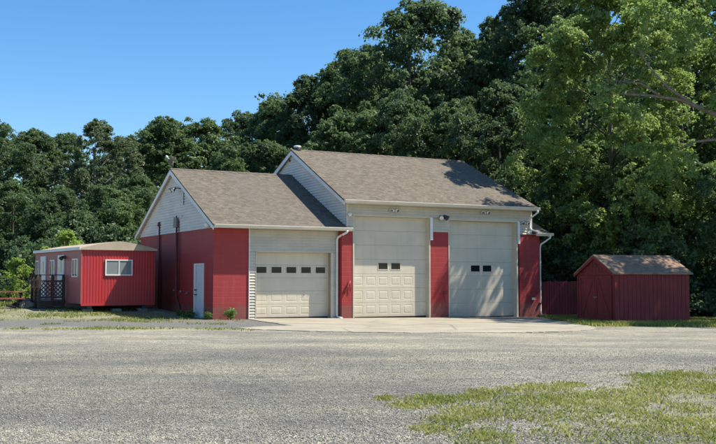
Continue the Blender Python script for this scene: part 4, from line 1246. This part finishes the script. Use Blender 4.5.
for _ in range(78):
    an = rng.uniform(0, 6.28); k = rng.uniform(0, 1); rad = 5.2 * math.sqrt(rng.uniform(0.05, 1)) * (1 - 0.35 * k)
    C.append((rad * math.cos(an) - 0.3, rad * math.sin(an) - 2.0, 8.5 + 10 * k)); Rr.append(rng.uniform(0.7, 1.3))
for (x, y, z, r) in ((-4.2, 0.9, 12.6, 0.9), (-5.0, 1.2, 14.0, 1.0), (-6.4, 1.4, 13.4, 0.9), (-5.8, 1.0, 12.2, 0.7), (-4.4, 1.2, 15.2, 1.0), (-6.0, 1.4, 15.2, 0.9), (-8.0, 0.4, 12.0, 0.6), (-9.1, 0.8, 9.8, 0.6), (-9.4, 0.9, 10.5, 0.5), (-6.9, 1.1, 6.8, 0.6), (-5.8, 0.9, 7.2, 0.5), (-7.4, 1.2, 14.4, 0.8), (-8.4, 0.7, 9.0, 0.55)):
    C.append((x, y, z)); Rr.append(r)
V, Qd, t = leaves(rng, C, Rr, 60000, 0.085)
o = bpy.data.objects.new('crown', fast_mesh('crown', V, Qd, M['leafbright'], t)); col.objects.link(o); o.parent = RT

# --- undergrowth and the depth of the wood: nobody could count these
def mass(name, label, boxes, nl, rmin, rmax, nleaf, size, mat, seed, cat='wood'):
    rng = np.random.default_rng(seed); C = []; Rr = []
    for _ in range(nl):
        x0, y0, x1, y1, za, zb_ = boxes[rng.integers(0, len(boxes))]
        k = rng.uniform(0, 1); x = x0 + (x1 - x0) * k + rng.normal() * 0.5; y = y0 + (y1 - y0) * k + rng.normal() * 0.8
        C.append((x, y, float(G(x, y)) + za + (zb_ - za) * rng.uniform(0, 1) ** 1.2)); Rr.append(rng.uniform(rmin, rmax))
    V, Qd, t = leaves(rng, C, Rr, nleaf, size)
    o = bpy.data.objects.new(name, fast_mesh(name, V, Qd, M[mat], t)); col.objects.link(o)
    tag(o, label, cat, kind='stuff')
mass('undergrowth', 'dense low leafy undergrowth along the edge of the wood', [(-24, 53, -8, 55, 0, 2.6), (10.5, 49, 15, 46.5, 0, 3.6), (13, 45, 24, 42.5, 0, 3.4), (9, 50, 22, 47, 0, 6.0), (-30, 58, -6, 58, 0, 5)], 260, 0.7, 1.4, 150000, 0.095, 'leafdark', 41, 'undergrowth')
mass('deep_wood', 'dark depth of the wood behind the standing trees', [(-38, 86, -20, 92, 1, 13.5), (-22, 90, -6, 90, 1, 13.5), (-10, 88, 4, 86, 1, 18), (2, 84, 14, 80, 1, 18), (2.5, 80, 8, 80, 8, 20), (16, 78, 36, 72, 1, 25), (14, 60, 32, 56, 1, 15)], 520, 1.3, 2.4, 190000, 0.17, 'leafdark', 42)

# --- weeds along the wall foot
def weed_mesh(seed, n, r, h):
    rng = np.random.default_rng(seed)
    C = [(rng.normal() * r * 0.4, rng.normal() * r * 0.4, h * rng.uniform(0.25, 0.8)) for _ in range(9)]
    V, Q, t = leaves(rng, C, [r * 0.5] * 9, n, 0.045, sub=1)
    return fast_mesh('leaves', V, Q, M['weed'], t)
wm = [weed_mesh(51, 420, 0.30, 0.40), weed_mesh(52, 520, 0.34, 0.55)]
for (px, py, k, v, lab) in ((192, 317.5, 0.8, 0, 'small weed clump at the foot of the side door'), (226, 319.0, 0.8, 1, 'round weed bush under the sunlit red front panel'), (182, 316.8, 0.7, 0, 'low weed left of the side door under the conduit'), (209.5, 319.8, 0.55, 1, 'tiny weed at the front left corner of the red wall')):
    x, y = ray_ground(px, py + 0.8, 0.0)
    s_ = (x - OX) * UX + (y - OY) * UY; t_ = -(x - OX) * UY + (y - OY) * UX
    if px == 226: s_, t_ = 0.62, -0.3
    elif px == 209.5: s_, t_ = -0.25, -0.05
    elif px == 192: s_, t_ = -0.4, 1.7
    else: s_, t_ = -0.45, 2.6
    x, y = loc2w(s_, t_)
    e = empty('weed', (x, y, float(Gz(x, y))), px, lab, 'weed', 'weeds along the red wall'); e.scale = (k, k, k)
    o = bpy.data.objects.new('leaves', wm[v]); col.objects.link(o); o.parent = e
    m = MB()
    for i in range(5):
        a = i * 1.25 + px; m.tube([(0, 0, -0.03), (0.06 * math.cos(a), 0.06 * math.sin(a), 0.16), (0.14 * math.cos(a), 0.14 * math.sin(a), 0.32)], [0.008, 0.006, 0.003], 5)
    m.build('stem', M['weed'], e)

# --- grass blades (stuff)
def grass_patch(name, label, x, y, rng, hmin, hmax, dry):
    n = len(x); z = Gz(x, y)
    an = rng.uniform(0, 6.28, n); h = rng.uniform(hmin, hmax, n); w = rng.uniform(0.004, 0.009, n) * (1 + y / 30)
    lean = rng.uniform(0.3, 1.5, n) * h; la = rng.uniform(0, 6.28, n)
    b = np.stack([x, y, z], 1); d = np.stack([np.cos(an) * w, np.sin(an) * w, 0 * w], 1)
    mid = b + np.stack([np.cos(la) * lean * 0.35, np.sin(la) * lean * 0.35, h * 0.6], 1); tip = b + np.stack([np.cos(la) * lean, np.sin(la) * lean, h], 1)
    V = np.stack([b - d, b + d, mid + d * 0.7, tip, mid - d * 0.7], 1).reshape(-1, 3)
    k = np.arange(n)[:, None] * 5
    Q = np.concatenate([k + np.array([[0, 1, 2, 4]])], 0); T3 = k + np.array([[4, 2, 3, 3]])
    me = bpy.data.meshes.new(name)
    F = np.concatenate([Q, np.concatenate([k + 4, k + 2, k + 3, k + 3], 1)[:0]], 0)
    # quad + triangle per blade, stored as two quads sharing the tip
    V2 = np.stack([b - d, b + d, mid + d * 0.7, mid - d * 0.7, tip - d * 0.12, tip + d * 0.12], 1).reshape(-1, 3)
    k6 = np.arange(n)[:, None] * 6
    Q2 = np.concatenate([k6 + np.array([[0, 1, 2, 3]]), k6 + np.array([[3, 2, 5, 4]])], 0)
    tint = np.clip(dry + rng.normal(size=n) * 0.22, 0, 1)
    o = bpy.data.objects.new(name, fast_mesh(name, V2, Q2, M['grass'], np.repeat(tint, 6))); col.objects.link(o)
    bpy.data.meshes.remove(me)
    tag(o, label, 'grass', kind='stuff')
rng = np.random.default_rng(61)
n = 420000
x = rng.uniform(0.2, 9.5, n); y = rng.uniform(8.2, 19, n)
gmk = grass_mask(x, y)
d = gmk * (0.74 + (fbm(x * 1.1, y * 0.8, 71) - 0.5) * 3.0 + (fbm(x * 4.5, y * 4.5, 72) - 0.5) * 2.2)
for tx_, ty_, tr_ in ((2.55, 13.5, 0.28), (3.0, 13.9, 0.2), (0.95, 12.1, 0.3), (1.5, 12.4, 0.22), (4.6, 14.9, 0.35), (1.35, 11.0, 0.3), (0.6, 11.6, 0.2), (1.0, 10.4, 0.22), (0.75, 9.8, 0.18), (1.2, 9.3, 0.25), (1.7, 13.0, 0.2), (2.1, 13.3, 0.16), (0.35, 12.3, 0.14), (5.2, 15.4, 0.3)):
    d = np.maximum(d, 1.2 * np.exp(-((x - tx_) ** 2 + ((y - ty_) / 1.6) ** 2) / (tr_ * tr_)))
keep = rng.uniform(0.06, 1.75, n) < d
x, y = x[keep], y[keep]
k = rng.permutation(len(x))[:150000]; x, y = x[k], y[k]
grass_patch('grass', 'patchy yellow-green grass growing through the gravel in the right foreground', x, y, rng, 0.012, 0.042, 0.46 + 0.75 * (fbm(x * 0.9, y * 0.9, 77) - 0.5))
n = 200000
x = rng.uniform(-22, -3, n); y = rng.uniform(28, 52, n)
d = 0.85 * grass_mask(x, y) + (fbm(x * 0.9, y * 0.7, 73) - 0.5) * 1.5
keep = rng.uniform(0.45, 1.35, n) < d; x, y = x[keep], y[keep]
s_ = (x - OX) * UX + (y - OY) * UY; t_ = -(x - OX) * UY + (y - OY) * UX
keep = (s_ < -0.05) | (t_ < -0.02); x, y = x[keep], y[keep]
grass_patch('grass', 'rough grass and weeds around the trailer and along the gravel edge', x, y, rng, 0.02, 0.085, 0.30 + 0.6 * (fbm(x * 0.7, y * 0.7, 78) - 0.5))
n = 90000
x = rng.uniform(7.4, 21, n); y = rng.uniform(32, 45, n)
d = grass_mask(x, y) + (fbm(x * 0.9, y * 0.7, 75) - 0.5) * 1.0
keep = rng.uniform(0.4, 1.0, n) < d; x, y = x[keep], y[keep]
grass_patch('grass', 'green grass strip in front of the shed and fence', x, y, rng, 0.05, 0.16, 0.34 + 0.4 * (fbm(x * 0.7, y * 0.7, 79) - 0.5))

# --- loose stones on the gravel (stuff)
rng = np.random.default_rng(81)
n = 230000
y = 8.3 + (25 - 8.3) * rng.uniform(0, 1, n) ** 1.5; x = rng.uniform(-0.42, 0.42, n) * y
dn = fbm(x * 0.8, y * 0.8, 91)
keep = (rng.uniform(0, 1, n) < 0.35 + 0.9 * dn) & (rng.uniform(0, 1, n) > grass_mask(x, y) * 0.35); x, y = x[keep], y[keep]; n = len(x)
r_ = (0.004 + 0.0085 * rng.uniform(0, 1, n) ** 2.5) * (1 - 0.6 * ss(18, 25, y))
base = np.array([(1, 0, 0), (0, 1, 0), (-1, 0, 0), (0, -1, 0), (0, 0, 1), (0, 0, -0.6)], float)
jit = rng.uniform(0.6, 1.25, (n, 6, 1)) * base[None]
an = rng.uniform(0, 6.28, n); ca_, sa_ = np.cos(an), np.sin(an)
vx = jit[:, :, 0] * ca_[:, None] - jit[:, :, 1] * sa_[:, None]; vy = jit[:, :, 0] * sa_[:, None] + jit[:, :, 1] * ca_[:, None]
V = np.stack([x[:, None] + vx * r_[:, None], y[:, None] + vy * r_[:, None] * 0.85, Gz(x, y)[:, None] + (jit[:, :, 2] * 0.75 + 0.35) * r_[:, None]], -1).reshape(-1, 3)
tri = np.array([(0, 1, 4), (1, 2, 4), (2, 3, 4), (3, 0, 4), (1, 0, 5), (2, 1, 5), (3, 2, 5), (0, 3, 5)])
Qs = (np.arange(n)[:, None, None] * 6 + tri[None]).reshape(-1, 3)
o = bpy.data.objects.new('loose_gravel', fast_mesh('loose_gravel', V, Qs, M['stone'], np.repeat(np.clip(rng.normal(0.5, 0.27, n), 0, 1), 6))); col.objects.link(o)
tag(o, 'loose pale and grey stones scattered over the gravel yard', 'gravel', kind='stuff')
